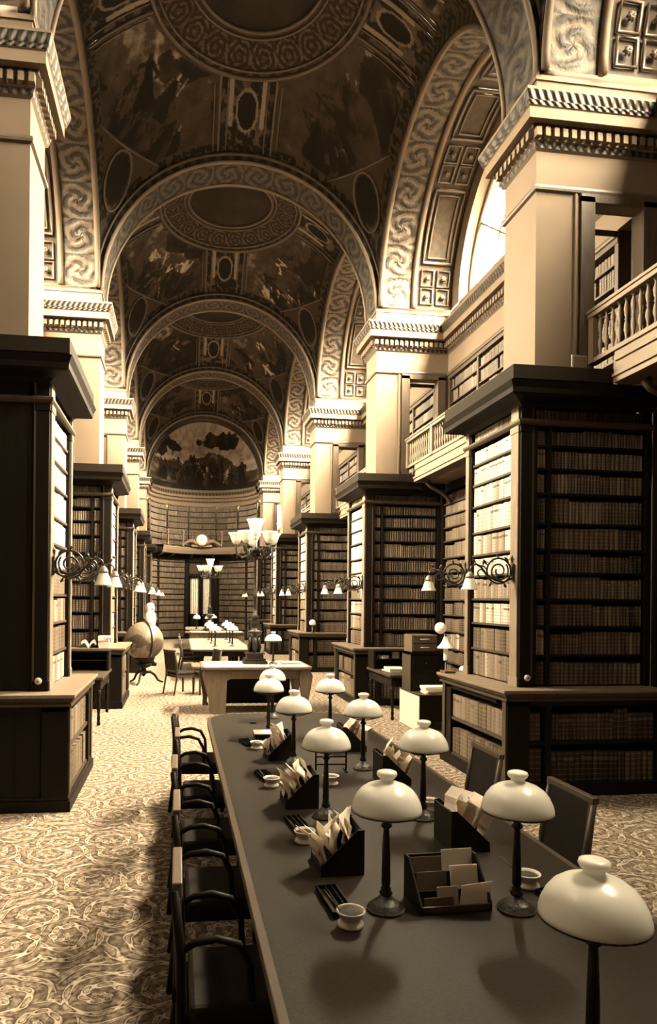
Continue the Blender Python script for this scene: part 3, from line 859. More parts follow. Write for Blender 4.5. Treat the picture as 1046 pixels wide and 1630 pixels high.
# ------------------------------------------------------------------ bookcases round the piers
ZL = [1.115, 1.44, 1.75, 2.04, 2.32, 2.57, 2.845, 3.165, 3.43, 3.675]   # shelf boards of the upper case
ZTOP = 3.885
def bookcase(k, s, label, proto=None):
    dy = yk(k); X = lambda h: XC+s*h
    if proto is not None:
        return dup(proto, loc=(0, dy, 0), label=label, group='tall bookcases standing against the piers')
    o = thing('bookcase', label, 'bookcase', (0, dy, 0), 0, 'tall bookcases standing against the piers')
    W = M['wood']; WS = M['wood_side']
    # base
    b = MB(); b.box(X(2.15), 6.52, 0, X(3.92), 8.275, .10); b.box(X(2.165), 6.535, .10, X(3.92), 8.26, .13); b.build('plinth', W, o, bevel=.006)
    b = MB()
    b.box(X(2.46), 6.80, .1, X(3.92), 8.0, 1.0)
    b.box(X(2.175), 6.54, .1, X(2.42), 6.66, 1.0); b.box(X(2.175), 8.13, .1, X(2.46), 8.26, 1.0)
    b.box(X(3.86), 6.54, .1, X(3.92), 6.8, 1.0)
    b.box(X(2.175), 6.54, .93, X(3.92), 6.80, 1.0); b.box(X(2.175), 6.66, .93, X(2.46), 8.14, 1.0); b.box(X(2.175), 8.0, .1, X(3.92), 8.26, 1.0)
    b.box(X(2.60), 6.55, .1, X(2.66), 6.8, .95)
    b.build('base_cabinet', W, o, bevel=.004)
    for y0, y1 in ((6.555, 6.635), (8.155, 8.235)):
        f = MB(); f.box(X(2.162), y0, .16, X(2.177), y1, .98); f.build('stile', M['wood_mid'], o, bevel=.004)
    f = MB(); f.box(X(2.19), 6.66, .555, X(2.46), 8.13, .585); f.build('base_shelf', M['wood_mid'], o)
    f = MB(); f.box(X(2.42), 6.56, .53, X(3.88), 6.8, .56); f.build('base_shelf', W, o)
    f = MB(); f.box(X(2.19), 6.66, .12, X(2.46), 8.13, .15); f.build('base_shelf', M['wood_mid'], o)
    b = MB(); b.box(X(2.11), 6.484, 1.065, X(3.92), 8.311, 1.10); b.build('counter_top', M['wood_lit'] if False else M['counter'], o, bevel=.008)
    b = MB()
    for i, (d, z0, z1) in enumerate(((.03,.985,1.01),(.018,1.01,1.04),(.045,1.04,1.066))):
        b.box(X(2.175-d), 6.54-d, z0, X(3.92), 8.26+d, z1)
    b.build('counter_moulding', M['wood_mid'], o)
    # upper case
    b = MB(); b.box(X(2.70), 7.02, 1.1, X(3.92), 7.85, 4.2); b.box(X(2.425), 6.915, 1.1, X(2.75), 6.954, 4.1); b.box(X(2.425), 7.986, 1.1, X(2.75), 8.02, 4.1)
    b.build('carcass', W, o)
    for y0, y1 in ((6.75, 6.955), (7.985, 8.12)):
        b = MB(); b.box(X(2.41), y0, 1.1, X(2.54), y1, 4.1); b.box(X(2.40), y0-.012, 1.1, X(2.55), y1+.012, 1.2); b.box(X(2.40), y0-.008, 3.80, X(2.545), y1+.008, 3.86)
        b.build('corner_post', W, o, bevel=.004)
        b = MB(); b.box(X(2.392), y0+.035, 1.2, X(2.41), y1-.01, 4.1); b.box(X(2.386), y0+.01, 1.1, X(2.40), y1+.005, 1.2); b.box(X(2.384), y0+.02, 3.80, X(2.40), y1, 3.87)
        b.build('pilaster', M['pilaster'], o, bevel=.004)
    b = MB(); b.box(X(2.535), 6.745, 1.1, X(2.552), 6.765, 4.1); b.build('corner_bead', M['wood_mid'], o)
    b = MB(); b.box(X(2.722), 6.77, 1.1, X(2.765), 7.03, 3.9); b.build('upright', W, o)
    b = MB(); b.box(X(3.86), 6.76, 1.1, X(3.92), 7.03, 4.1); b.build('upright', W, o)
    b = MB(); b.box(X(2.54), 6.76, 1.1, X(2.60), 7.03, 3.9); b.build('upright', W, o)
    for z in ZL[1:]:
        f = MB(); f.box(X(2.545), 6.775, z-.024, X(3.87), 7.03, z); f.build('shelf', W, o)
        f = MB(); f.box(X(2.43), 6.95, z-.024, X(2.70), 7.99, z); f.build('shelf', M['wood_mid'], o)
    f = MB(); f.box(X(2.42), 6.77, ZTOP, X(3.9), 8.1, ZTOP+.03); f.build('shelf', W, o)
    b = MB(); b.sweep([(3.92, 6.75), (2.405, 6.75), (2.405, 8.12), (3.92, 8.12)], [(0,3.868),(.02,3.88),(.035,3.90),(.035,3.925),(.0,3.94)], s)
    b.build('string_moulding', M['wood_mid'], o)
    b = MB(); b.sweep([(3.92, 6.75), (2.415, 6.75), (2.415, 8.12), (3.92, 8.12)], [(0,4.06),(.03,4.085),(.05,4.10),(.19,4.135),(.215,4.15),(.22,4.20),(.25,4.265),(0,4.272)], s)
    b.build('cornice', M['wood_mid'] if False else W, o)
    b = MB(); b.box(X(2.41), 6.76, 4.08, X(3.3), 8.11, 4.28); b.box(X(2.185), 6.50, 4.272, X(3.29), 8.30, 4.42); b.build('attic_slab', M['slab'], o, bevel=.006)
    return o
M['counter'] = m_wood('worn_counter_oak', .15, .45, .4, axis=1, var=.25)  # counter oak lightened, nave daylight put into the colour
M['pilaster'] = m_wood('pilaster_oak', .17, .45, .35)  # pilaster fronts coloured as lit from the nave, posts behind stay dark
M['slab'] = m_wood('attic_oak', .014, .7, .1, axis=0)

def case_books(k, s, single=False, side=True, rng=None):
    """books of one pier bookcase"""
    dy = yk(k); rng = np.random.RandomState(100+k*7+s)
    X = lambda h: XC+s*h
    ax = (s, 0.0); oy = (0.0, -1.0); ay = (0.0, 1.0); ox = (-s, 0.0)
    dark, front = .50, .88  # front spines much paler than side ones: window glare put into their tone
    tops = ZL[1:]+[ZTOP]
    sidew, narrow, fr, bs, bf, top = [], [], [], [], [], []
    for i, z in enumerate(ZL):
        hh = tops[i]-z-.03
        if side:
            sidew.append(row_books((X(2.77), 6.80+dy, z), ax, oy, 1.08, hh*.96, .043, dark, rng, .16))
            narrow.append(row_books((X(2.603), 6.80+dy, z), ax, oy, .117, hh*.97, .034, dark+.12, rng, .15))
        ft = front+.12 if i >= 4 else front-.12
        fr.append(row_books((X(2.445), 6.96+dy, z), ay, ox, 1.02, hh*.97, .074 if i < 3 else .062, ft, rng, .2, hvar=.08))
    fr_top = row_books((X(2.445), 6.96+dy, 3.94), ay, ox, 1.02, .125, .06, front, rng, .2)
    sd_top = row_books((X(2.6), 6.80+dy, 3.94), ax, oy, 1.25, .125, .045, dark-.1, rng, .16) if side else []
    for z, hm in ((.155, .36), (.59, .31)):
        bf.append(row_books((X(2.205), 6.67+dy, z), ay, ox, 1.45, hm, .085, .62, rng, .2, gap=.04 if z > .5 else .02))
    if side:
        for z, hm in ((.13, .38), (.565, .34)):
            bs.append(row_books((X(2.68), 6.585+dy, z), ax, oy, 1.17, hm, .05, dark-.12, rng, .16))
            bs.append(row_books((X(2.43), 6.585+dy, z), ax, oy, .16, hm, .05, dark-.1, rng, .16))
    if single:
        nm = 'bookcase by the long reading table'
        for i, r in enumerate(sidew[:8]):
            place_single(r, 'from the upright, %s shelf above counter, dark side of bookcase' % ORD[i+1], 'old books on the wide side shelves')
        for i, r in enumerate(bf):
            place_single(r, 'from the corner, %s shelf of the low cabinet facing the table' % ('bottom' if i == 0 else 'upper'), 'old books in the low cabinet')
        for i, r in enumerate(bs[::2]):
            place_single(r, 'from the upright, %s row of the dark cabinet side' % ('lower' if i == 0 else 'upper'), 'old books in the cabinet side')
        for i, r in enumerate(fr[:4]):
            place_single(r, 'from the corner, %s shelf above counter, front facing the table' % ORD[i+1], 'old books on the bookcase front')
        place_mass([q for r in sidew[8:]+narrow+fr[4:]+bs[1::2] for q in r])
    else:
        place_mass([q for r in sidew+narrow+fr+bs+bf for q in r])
    place_mass(fr_top+sd_top)

BL = ['tall dark bookcase beside the long reading table, with sunlit front shelves',
      'tall dark bookcase behind the card cabinet and small writing desk',
      'tall dark bookcase third along the same side as the card cabinet',
      'tall dark bookcase fourth along on the card cabinet side',
      'tall dark bookcase next to the curved end wall, card cabinet side',
      'tall dark bookcase with a blank shadowed side and bright carpet at its foot',
      'tall dark bookcase with papers piled on its counter, before the globe',
      'tall dark bookcase just beyond the big globe',
      'tall narrow-looking bookcase second beyond the globe',
      'tall bookcase next to the curved end wall on the globe side']
pr = {}
for s in (1, -1):
    for k in range(5):
        lb = BL[k if s > 0 else 5+k]
        o = bookcase(k, s, lb, pr.get(s))
        if s not in pr: pr[s] = o
        case_books(k, s, single=(s > 0 and k == 0), side=not (s < 0 and k == 0))
# blank panelled side of the first bookcase on the globe side
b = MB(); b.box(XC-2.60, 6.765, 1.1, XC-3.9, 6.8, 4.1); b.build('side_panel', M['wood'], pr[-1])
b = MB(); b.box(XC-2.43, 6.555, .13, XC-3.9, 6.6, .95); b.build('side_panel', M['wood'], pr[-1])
# bookcase of the bay at the camera is out of sight

# ------------------------------------------------------------------ bookcases along the side walls and in the gallery
def wall_case(k, s, label, proto=None):
    X = lambda h: XC+s*h; dy = yk(k)
    if proto is not None: return dup(proto, loc=(0, dy, 0), label=label, group='wall bookcases between the piers')
    o = thing('wall_bookcase', label, 'bookcase', (0, dy, 0), 0, 'wall bookcases between the piers')
    y0, y1 = UP1, UP0+S; L = y1-y0; n = 4
    b = MB(); b.box(X(3.925), y0, 0, X(4.4), y1, .12); b.build('plinth', M['wood'], o)
    b = MB(); b.box(X(4.25), y0, .1, X(4.43), y1, 4.25); b.build('back_panel', M['wood'], o)
    for i in range(n+1):
        y = y0+.03+(L-.06)*i/n
        f = MB(); f.box(X(3.93), y-.04, .1, X(4.26), y+.04, 4.2); f.build('upright', M['wood'], o)
    for z in [.12]+[.5, .85]+ZL+[ZTOP]:
        f = MB(); f.box(X(3.95), y0, z-.025, X(4.26), y1, z); f.build('shelf', M['wood_mid'], o)
    b = MB(); b.box(X(3.93), y0, 4.1, X(4.4), y1, 4.26); b.build('head_board', M['wood'], o)
    return o
def wall_books(k, s, rng):
    X = lambda h: XC+s*h; dy = yk(k)
    y0, y1 = UP1+dy, UP0+S+dy; L = y1-y0
    lv = [.12, .5, .85]+ZL+[ZTOP]; R = []
    for i, z in enumerate(lv):
        hh = (lv[i+1] if i+1 < len(lv) else 4.1)-z-.03
        for q in range(4):
            R += row_books((X(3.97), y0+.08+(L-.06)*q/4, z), (0.0,1.0), (-s,0.0), (L-.06)/4-.09, hh*.95, .055, .60, rng, .16, gap=.02)
    place_mass(R)
WL = ['wall shelves in the recess between the long-table bookcase and the card cabinet bookcase',
      'wall shelves in the recess beyond the card cabinet', 'wall shelves in the recess two beyond the card cabinet',
      'wall shelves in the last recess, card cabinet side', 'wall shelves in the recess behind the first globe-side bookcase',
      'wall shelves in the recess behind the globe', 'wall shelves in the recess past the globe', 'wall shelves in the last recess on the globe side',
      'wall shelves in the recess near the camera, beside the long table']
pw = {}
for s in (1, -1):
    for k in range(4):
        o = wall_case(k, s, WL[k if s > 0 else 4+k], pw.get(s)); pw.setdefault(s, o)
        wall_books(k, s, np.random.RandomState(300+k*5+s))
wall_case(-1, 1, WL[8], pw[1]); wall_books(-1, 1, np.random.RandomState(299))

def gallery_case(k, s, label, proto=None):
    X = lambda h: XC+s*h; dy = yk(k)
    if proto is not None: return dup(proto, loc=(0, dy, 0), label=label, group='gallery bookcases')
    o = thing('gallery_bookcase', label, 'bookcase', (0, dy, 0), 0, 'gallery bookcases')
    y0, y1 = PY1+.01, PY0+S-.01; L = y1-y0; n = 4
    b = MB(); b.box(X(4.38), y0, 4.59, X(4.44), y1, 6.55); b.build('back_panel', M['wood_mid'], o)
    for i in range(n+1):
        y = y0+.03+(L-.06)*i/n
        f = MB(); f.box(X(4.12), y-.035, 4.59, X(4.39), y+.035, 6.55); f.build('upright', M['gal_wood'], o)
    for z in GZ:
        f = MB(); f.box(X(4.13), y0, z-.025, X(4.39), y1, z); f.build('shelf', M['gal_wood'], o)
    f = MB(); f.box(X(4.11), y0, 6.40, X(4.39), y1, 6.555); f.build('head_board', M['gal_wood'], o)
    return o
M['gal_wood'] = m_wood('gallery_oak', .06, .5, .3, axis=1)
GZ = [4.66, 4.99, 5.32, 5.63, 5.92, 6.19]
GLB = ['gallery shelves above the recess between the first two bookcases on the card cabinet side', 'gallery shelves above the recess beyond the card cabinet',
       'gallery shelves in the third bay on the card cabinet side', 'gallery shelves in the last bay on the card cabinet side',
       'gallery shelves above the first globe-side recess', 'gallery shelves above the globe', 'gallery shelves in the bay past the globe', 'gallery shelves in the last bay, globe side',
       'gallery shelves seen through the framed passage of the big white pier']
pg = {}
def gal_books(k, s, rng, tone=.52):
    X = lambda h: XC+s*h; dy = yk(k); y0, y1 = PY1+.01+dy, PY0+S-.01+dy; L = y1-y0; R = []
    for i, z in enumerate(GZ):
        hh = (GZ[i+1] if i+1 < len(GZ) else 6.41)-z-.03
        for q in range(4):
            R += row_books((X(4.155), y0+.075+(L-.06)*q/4, z), (0.0,1.0), (-s,0.0), (L-.06)/4-.08, hh*.97, .055, tone, rng, .15, gap=.03)
    place_mass(R)
for s in (1, -1):
    for k in range(4):
        o = gallery_case(k, s, GLB[k if s > 0 else 4+k], pg.get(s)); pg.setdefault(s, o)
        gal_books(k, s, np.random.RandomState(400+k*5+s))
gallery_case(-1, 1, GLB[8], pg[1]); gal_books(-1, 1, np.random.RandomState(398), .45)

# ------------------------------------------------------------------ gallery floors and balustrades
def balcony(k, s, label, proto=None):
    X = lambda h: XC+s*h; dy = yk(k)
    if proto is not None: return dup(proto, loc=(0, dy, 0), label=label, group='balcony balustrades')
    o = thing('balcony', label, 'balcony', (0, dy, 0), 0, 'balcony balustrades')
    y0, y1 = BA1+.0, BA0+S
    b = MB(); b.box(X(3.30), y0, 4.27, X(4.4), y1, 4.57); b.box(X(3.27), y0, 4.27, X(3.5), y1, 4.33); b.box(X(3.25), y0, 4.33, X(3.5), y1, 4.36); b.box(X(3.28), y0, 4.50, X(3.5), y1, 4.60)
    b.build('floor_slab', M['paint'], o)
    b = MB(); ya, yb = PY1, PY0+S
    b.box(X(3.24), ya, 5.09, X(3.37), yb, 5.14); b.box(X(3.225), ya, 5.14, X(3.385), yb, 5.175); b.build('hand_rail', M['paint'], o, bevel=.006)
    b = MB(); b.box(X(3.26), ya, 4.60, X(3.35), yb, 4.645); b.build('foot_rail', M['paint'], o)
    for i in range(5):
        y = ya+.06+(yb-ya-.12)*i/4
        b = MB(); b.box(X(3.25), y-.055, 4.6, X(3.36), y+.055, 5.1); b.build('newel', M['paint'], o, bevel=.005)
    pb = MB(); pb.lathe([(.026,0),(.026,.02),(.012,.035),(.014,.07),(.027,.13),(.021,.18),(.011,.22),(.02,.235),(.011,.25),(.021,.29),(.027,.34),(.014,.40),(.012,.425),(.026,.44),(.026,.455)], n=10)
    p0 = None
    n = 11
    for i in range(4):
        a = ya+.06+(yb-ya-.12)*i/4+.055; L = (yb-ya-.12)/4-.11
        for j in range(n):
            y = a+L*(j+.5)/n
            if p0 is None: p0 = pb.build('baluster', M['paint'], o, (X(3.305), y, 4.64))
            else:
                c = p0.copy(); COL.objects.link(c); c.parent = o; c.location = (X(3.305), y, 4.64)
    for y in (y0+.25, y1-.25):
        b = MB(); pts = [(X(3.92), y, 3.86), (X(3.86), y, 3.92), (X(3.76), y, 4.02), (X(3.62), y, 4.10), (X(3.50), y, 4.15), (X(3.45), y, 4.21), (X(3.5), y, 4.25)]
        b.tube(pts, [.03,.035,.04,.04,.035,.05,.03], 8); b.build('console', M['wood_mid'], o)
    return o
BLB = ['white balcony with balusters between the first two bookcases on the card cabinet side', 'white balcony with balusters in the bay beyond the card cabinet',
       'white balcony in the third bay on the card cabinet side', 'white balcony in the last bay on the card cabinet side',
       'white balcony over the first globe-side recess', 'white balcony above the globe', 'white balcony in the bay past the globe', 'white balcony in the last globe-side bay',
       'white balcony end with fat balusters beside the framed passage of the big pier']
pb_ = {}
for s in (1, -1):
    for k in range(4):
        o = balcony(k, s, BLB[k if s > 0 else 4+k], pb_.get(s)); pb_.setdefault(s, o)
balcony(-1, 1, BLB[8], pb_[1])

# ------------------------------------------------------------------ shelves of the apse
def apse_pt(r, a): return (XC+r*math.cos(a), YA+r*math.sin(a))
DW = .30                                # half angle of the door opening
o = thing('apse_bookcase', 'curved lower bookcase on the end wall either side of the door', 'bookcase', (0,0,0))
lowz = [.12, .5, .85, 1.12, 1.42, 1.72, 2.0, 2.27, 2.53, 2.8, 3.08, 3.36, 3.63, 3.88]
secs = [(.10, .52), (.56, 1.22), (1.92, 2.58), (2.62, 3.04)]
for a0, a1 in secs:
    for z in lowz:
        b = MB(); ring(b, [(2.70, z-.025), (2.46, z-.025), (2.46, z), (2.70, z)], a0, a1, 14); b.build('shelf', M['wood_mid'], o)
for a in (.13, .54, 1.25, 1.89, 2.60, 3.01):
    x, y = apse_pt(2.52, a)
    b = MB(); b.lathe([(.10,0),(.10,.12),(.07,.15),(.07,3.9),(.10,3.95),(.10,4.2)], (x, y, 0), 10); b.build('pilaster', M['wood'], o)
b = MB(); ring(b, [(2.80, .0), (2.44, .0), (2.44, .11), (2.80, .11)], .10, 1.22, 24); ring(b, [(2.80, .0), (2.44, .0), (2.44, .11), (2.80, .11)], 1.92, PI-.10, 24); b.build('plinth', M['wood'], o)
b = MB(); ring(b, [(2.78, 3.98), (2.42, 3.98), (2.42, 4.24), (2.78, 4.24)], .10, PI-.10, 48); b.build('head_board', M['wood'], o)
b = MB(); ring(b, [(2.74, .1), (2.74, 4.2)], .10, PI-.10, 40); b.build('back_panel', M['wood'], o)
def apse_books(levels, secs, r, ztop, wm, tone, rng):
    R = []
    for i, z in enumerate(levels):
        hh = (levels[i+1] if i+1 < len(levels) else ztop)-z-.03
        for a0, a1 in secs:
            n = max(1, int((a1-a0)*r/.5))
            for q in range(n):
                aa = a0+(a1-a0)*q/n; ab = a0+(a1-a0)*(q+1)/n
                p, p2 = apse_pt(r, aa), apse_pt(r, ab)
                # chord, walked so that the spines face the centre
                L = math.hypot(p2[0]-p[0], p2[1]-p[1]); al = ((p2[0]-p[0])/L, (p2[1]-p[1])/L)
                am = (aa+ab)/2; out = (-math.cos(am), -math.sin(am))
                R += row_books((p[0], p[1], z), al, out, L, hh*.93, wm, tone, rng, .15, tvar=.03, hvar=.06)
    place_mass(R)
apse_books(lowz, secs, 2.53, 4.0, .05, .58, np.random.RandomState(50))
o = thing('apse_bookcase', 'curved upper bookcase above the far gallery and clock', 'bookcase', (0,0,0))
upz = [4.62, 4.98, 5.28, 5.58, 5.88, 6.18, 6.45]
sec2 = [(.03, .80), (.84, 1.28), (1.32, 1.82), (1.86, 2.30), (2.34, 3.11)]
for a0, a1 in sec2:
    for z in upz+[6.70]:
        b = MB(); ring(b, [(2.72, z-.025), (2.50, z-.025), (2.50, z), (2.72, z)], a0, a1, 14); b.build('shelf', M['gal_wood'], o)
for a in (.01, .82, 1.30, 1.84, 2.32, 3.13):
    b = MB(); x, y = apse_pt(2.52, a); b.lathe([(.035,0),(.035,2.13)], (x, y, 4.6), 8); b.build('upright', M['gal_wood'], o)
b = MB(); ring(b, [(2.74, 4.6), (2.74, 6.75)], 0, PI, 40); b.build('back_panel', M['wood_mid'], o)
apse_books(upz, sec2, 2.56, 6.7, .05, .62, np.random.RandomState(51))

M['gal_slab'] = m_plain('grey_paint', .13, .6, .3, 0, .05, 3)
# far gallery
o = thing('gallery', 'curved far gallery with slim railing above the glazed door', 'gallery', (0,0,0))
b = MB(); ring(b, [(2.74, 4.25), (1.95, 4.25), (1.93, 4.32), (1.90, 4.40), (1.88, 4.55), (1.9, 4.58), (2.74, 4.58)], .09, PI-.09, 48)
b.build('floor_slab', M['gal_slab'], o)
for a in np.linspace(.3, PI-.3, 6):
    x, y = apse_pt(2.2, a); x2, y2 = apse_pt(1.98, a)
    b = MB(); x3, y3 = apse_pt(2.45, a); b.tube([(x3, y3, 4.08), (x, y, 4.14), (x2, y2, 4.24)], [.03,.05,.04], 6); b.build('console', M['wood_mid'], o)
b = MB(); pts = [(*apse_pt(1.93, a), 5.33) for a in np.linspace(0.02, PI-.02, 40)]; b.tube(pts, .025, 6); pts = [(*apse_pt(1.93, a), 4.68) for a in np.linspace(0.02, PI-.02, 40)]; b.tube(pts, .015, 6)
pts = [(*apse_pt(1.93, a), 5.20) for a in np.linspace(0.02, PI-.02, 40)]; b.tube(pts, .012, 6); b.build('hand_rail', M['gilt'], o)
for a in np.linspace(.05, PI-.05, 42):
    x, y = apse_pt(1.93, a)
    b = MB(); b.tube([(x, y, 4.58), (x, y, 5.33)], .010, 5); b.build('rail_bar', M['gilt'], o)
for a in (.5, 1.05, 2.09, 2.64):
    x, y = apse_pt(1.93, a)
    b = MB(); b.lathe([(.06,0),(.06,.08),(.035,.12),(.03,.6),(.05,.68),(.05,.8)], (x, y, 4.58), 8); b.build('newel', M['paint'], o)

M['stone_white'] = m_plain('white_plaster_bust', .75, .8, .2, 0, .03, 3)
# clock on the far gallery
cy = YA+1.80
o = thing('clock', 'round white-faced clock on scrolled supports on the far gallery front', 'clock', (XC-.04, cy, 4.60))
b = MB(); pf = [(.001,0),(.30,0),(.33,.03),(.33,.10),(.28,.13),(.001,.13)]
def disc(mb, prof, c, n=28, m=0):   # lathe about the y axis
    t = MB(); t.lathe(prof, (0,0,0), n, m, cap=False)
    mb.add([(c[0]+x, c[1]-z, c[2]+y) for x, y, z in t.v], t.f, m, smooth=True)
disc(b, [(.001,0),(.33,0),(.36,.03),(.36,.09),(.30,.11),(.001,.11)], (0,0,.33)); b.build('case', M['gilt'], o)
b = MB(); disc(b, [(.001,.111),(.27,.111),(.27,.118),(.001,.119)], (0,0,.33)); b.build('dial', M['stone_white'], o)
b = MB(); b.box(-.012, -.13, .33, .012, -.12, .55); b.box(-.09, -.13, .322, 0, -.12, .345); b.build('hand', M['iron'], o)
for s_ in (-1, 1):
    b = MB(); pts = [(s_*(.30+.0*t), -.05, .30) for t in (0,)]
    pts = [(s_*.22,-.05,.12),(s_*.42,-.05,.28),(s_*.62,-.05,.28),(s_*.82,-.05,.14),(s_*1.0,-.05,.06),(s_*1.12,-.05,.10),(s_*1.10,-.05,.18),(s_*1.03,-.05,.16)]
    b.tube(pts, [.10,.11,.09,.08,.06,.05,.04,.02], 8); b.build('scroll_support', M['gal_slab'], o)
b = MB(); b.box(-.5, -.09, 0, .5, .02, .10); b.build('plinth', M['paint'], o)

# glazed door of the end wall
yd = YA+2.42
def X0(d): return XC-.04+d
o = empty('door_1', (XC-.04, yd, 0)); struct(o, 'tall dark glazed double door with white curtains in the end wall')
b = MB()
b.box(-.80,-.10,0,-.62,.12,4.05); b.box(.62,-.10,0,.80,.12,4.05); b.box(-.80,-.10,3.86,.80,.12,4.05); b.box(-.86,-.14,4.0,.86,.1,4.10); b.box(-.62,-.06,3.15,.62,.08,3.25)
b.build('door_frame', M['wood'], o, bevel=.006)
for x0, x1 in ((-.61,-.02),(.02,.61)):
    b = MB(); b.box(x0,-.04,0,x0+.09,.03,3.15); b.box(x1-.09,-.04,0,x1,.03,3.15); b.box(x0,-.04,0,x1,.03,1.25); b.box(x0,-.04,3.05,x1,.03,3.15)
    b.build('leaf', M['wood'], o)
    b = MB(); n = 24
    w = x1-x0-.18
    v = []; f = []
    for i in range(n+1):
        t = i/n; dy_ = .03*math.sin(t*26); v += [(x0+.09+w*t, .05+dy_, 1.25), (x0+.09+w*t, .05+dy_, 3.05)]
    f = [(2*i, 2*i+2, 2*i+3, 2*i+1) for i in range(n)]
    b.add(v, f, 0, smooth=True); b.build('curtain', M['curtain_lit'], o)
    b = MB(); b.box(x0+.02, -.01, 3.28, x1-.02, .0, 3.84); b.build('transom_pane', M['glass_dark'], o)
    b = MB(); b.tube([((x0+x1)/2+(.22 if x0 < 0 else -.22), -.06, 1.15), ((x0+x1)/2+(.22 if x0 < 0 else -.22), -.08, 1.2)], .03, 8); b.build('handle', M['gilt'], o)
# ------------------------------------------------------------------ tables
ZT = .76
def rr(x0, x1, y0, y1, r, n=8, near=True, far=True, bulge=0.0):
    """table outline with rounded corners; bulge bows the far end outwards"""
    p = []
    def cor(cx, cy, a0):
        for i in range(n+1):
            a = a0+PI/2*i/n; p.append((cx+r*math.cos(a), cy+r*math.sin(a)))
    cor(x1-r, y0+r, -PI/2)
    if bulge:
        p.append((x1, y1-.55))
        w = (x1-x0)/2; cx = (x0+x1)/2; m = 22
        for i in range(m+1):
            a = PI*i/m
            c, s_ = math.cos(a), math.sin(a)
            p.append((cx+w*math.copysign(abs(c)**.45, c), y1-.55+(.55)*abs(s_)**.62))
        p.append((x0, y1-.55))
    else:
        cor(x1-r, y1-r, 0); cor(x0+r, y1-r, PI/2)
    cor(x0+r, y0+r, PI)
    return p
def inset(poly, d):
    n = len(poly); out = []
    for i in range(n):
        a, b, c = poly[i-1], poly[i], poly[(i+1) % n]
        tx, ty = c[0]-a[0], c[1]-a[1]; l = math.hypot(tx, ty) or 1
        out.append((b[0]-ty/l*d, b[1]+tx/l*d))
    return out
def reading_table(label, y0, y1, x0=.30, x1=1.872, bulge=True, top='leather'):
    o = thing('reading_table', label, 'table', (0,0,0), 0, 'long reading tables')
    pl = rr(x0, x1, y0, y1, .12, bulge=bulge)
    b = MB(); b.prism(pl, ZT-.045, ZT); b.build('table_top', M['wood_table'], o, bevel=.006)
    pi = inset(pl, .035)
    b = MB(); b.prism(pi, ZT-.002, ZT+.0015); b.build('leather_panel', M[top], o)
    pa = inset(pl, .07)
    b = MB(); b.prism(pa, ZT-.17, ZT-.045); b.build('apron', M['wood'], o)
    ys = np.linspace(y0+.35, y1-.75, 4)
    for y in ys:
        for x in (x0+.30, x1-.30):
            b = MB(); b.lathe([(.035,0),(.045,.03),(.03,.06),(.04,.10),(.052,.30),(.045,.46),(.03,.5),(.05,.53),(.05,.59)], (x, y, 0), 14); b.build('leg', M['wood'], o)
    return o
M['pale_top'] = m_plain('pale_table_leather', .22, .6, .3, 0, .1, 8)  # sheen on the far table tops put in as a pale colour
reading_table('long reading table with a dark leather top and ten white lamps', .85, 7.38)
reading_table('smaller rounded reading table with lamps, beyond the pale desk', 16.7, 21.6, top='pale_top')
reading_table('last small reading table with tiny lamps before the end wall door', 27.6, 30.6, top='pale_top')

# ------------------------------------------------------------------ lamps with opal shades
def make_lamp(label):
    o = thing('table_lamp', label, 'lamp', (0,0,0), 0, 'white-shaded lamps on the tables')
    b = MB(); b.lathe([(.072,0),(.074,.006),(.072,.014),(.060,.020),(.058,.026),(.050,.030),(.034,.042),(.026,.05),(.022,.056)], n=28); b.build('base', M['bronze'], o)
    b = MB(); b.lathe([(.0735,.004),(.0755,.008),(.0735,.012)], n=28, cap=False); b.build('base_rim', M['gilt_lamp'], o)
    b = MB(); b.lathe([(.021,.055),(.027,.066),(.018,.076),(.021,.082),(.014,.09),(.0185,.10),(.0165,.2),(.0125,.300),(.012,.31),(.022,.318),(.022,.326),(.014,.332),(.014,.348),(.026,.354),(.027,.366)], n=16); b.build('stem', M['bronze'], o)
    b = MB(); b.tube([(.137*math.cos(a), .137*math.sin(a), .378) for a in np.linspace(0, 2*PI, 37)[:-1]], .0045, 6, closed=True)
    for q in range(3):
        a = q*2*PI/3+.4
        b.tube([(.02*math.cos(a), .02*math.sin(a), .345), (.06*math.cos(a), .06*math.sin(a), .352), (.11*math.cos(a), .11*math.sin(a), .367), (.135*math.cos(a), .135*math.sin(a), .378)], .004, 6)
    b.build('gallery', M['bronze'], o)
    pr_ = [(.134,.377),(.140,.380),(.1395,.392),(.134,.412),(.122,.436),(.104,.458),(.080,.474),(.052,.484),(.036,.488)]
    b = MB(); b.lathe(pr_+[(.028,.494),(.026,.500),(.036,.508),(.041,.518),(.038,.527),(.027,.531),(.010,.532)], n=40, cap=False)
    b.lathe([(.010,.532),(.001,.532)], n=40, cap=False)
    b.lathe([(.134,.377),(.130,.392),(.118,.425),(.095,.454),(.05,.476),(.03,.48)], n=40, cap=False)
    b.build('shade', M['opal'], o)
    return o
M['gilt_lamp'] = m_plain('worn_brass', .22, .35, .6, .3, .3, 30)
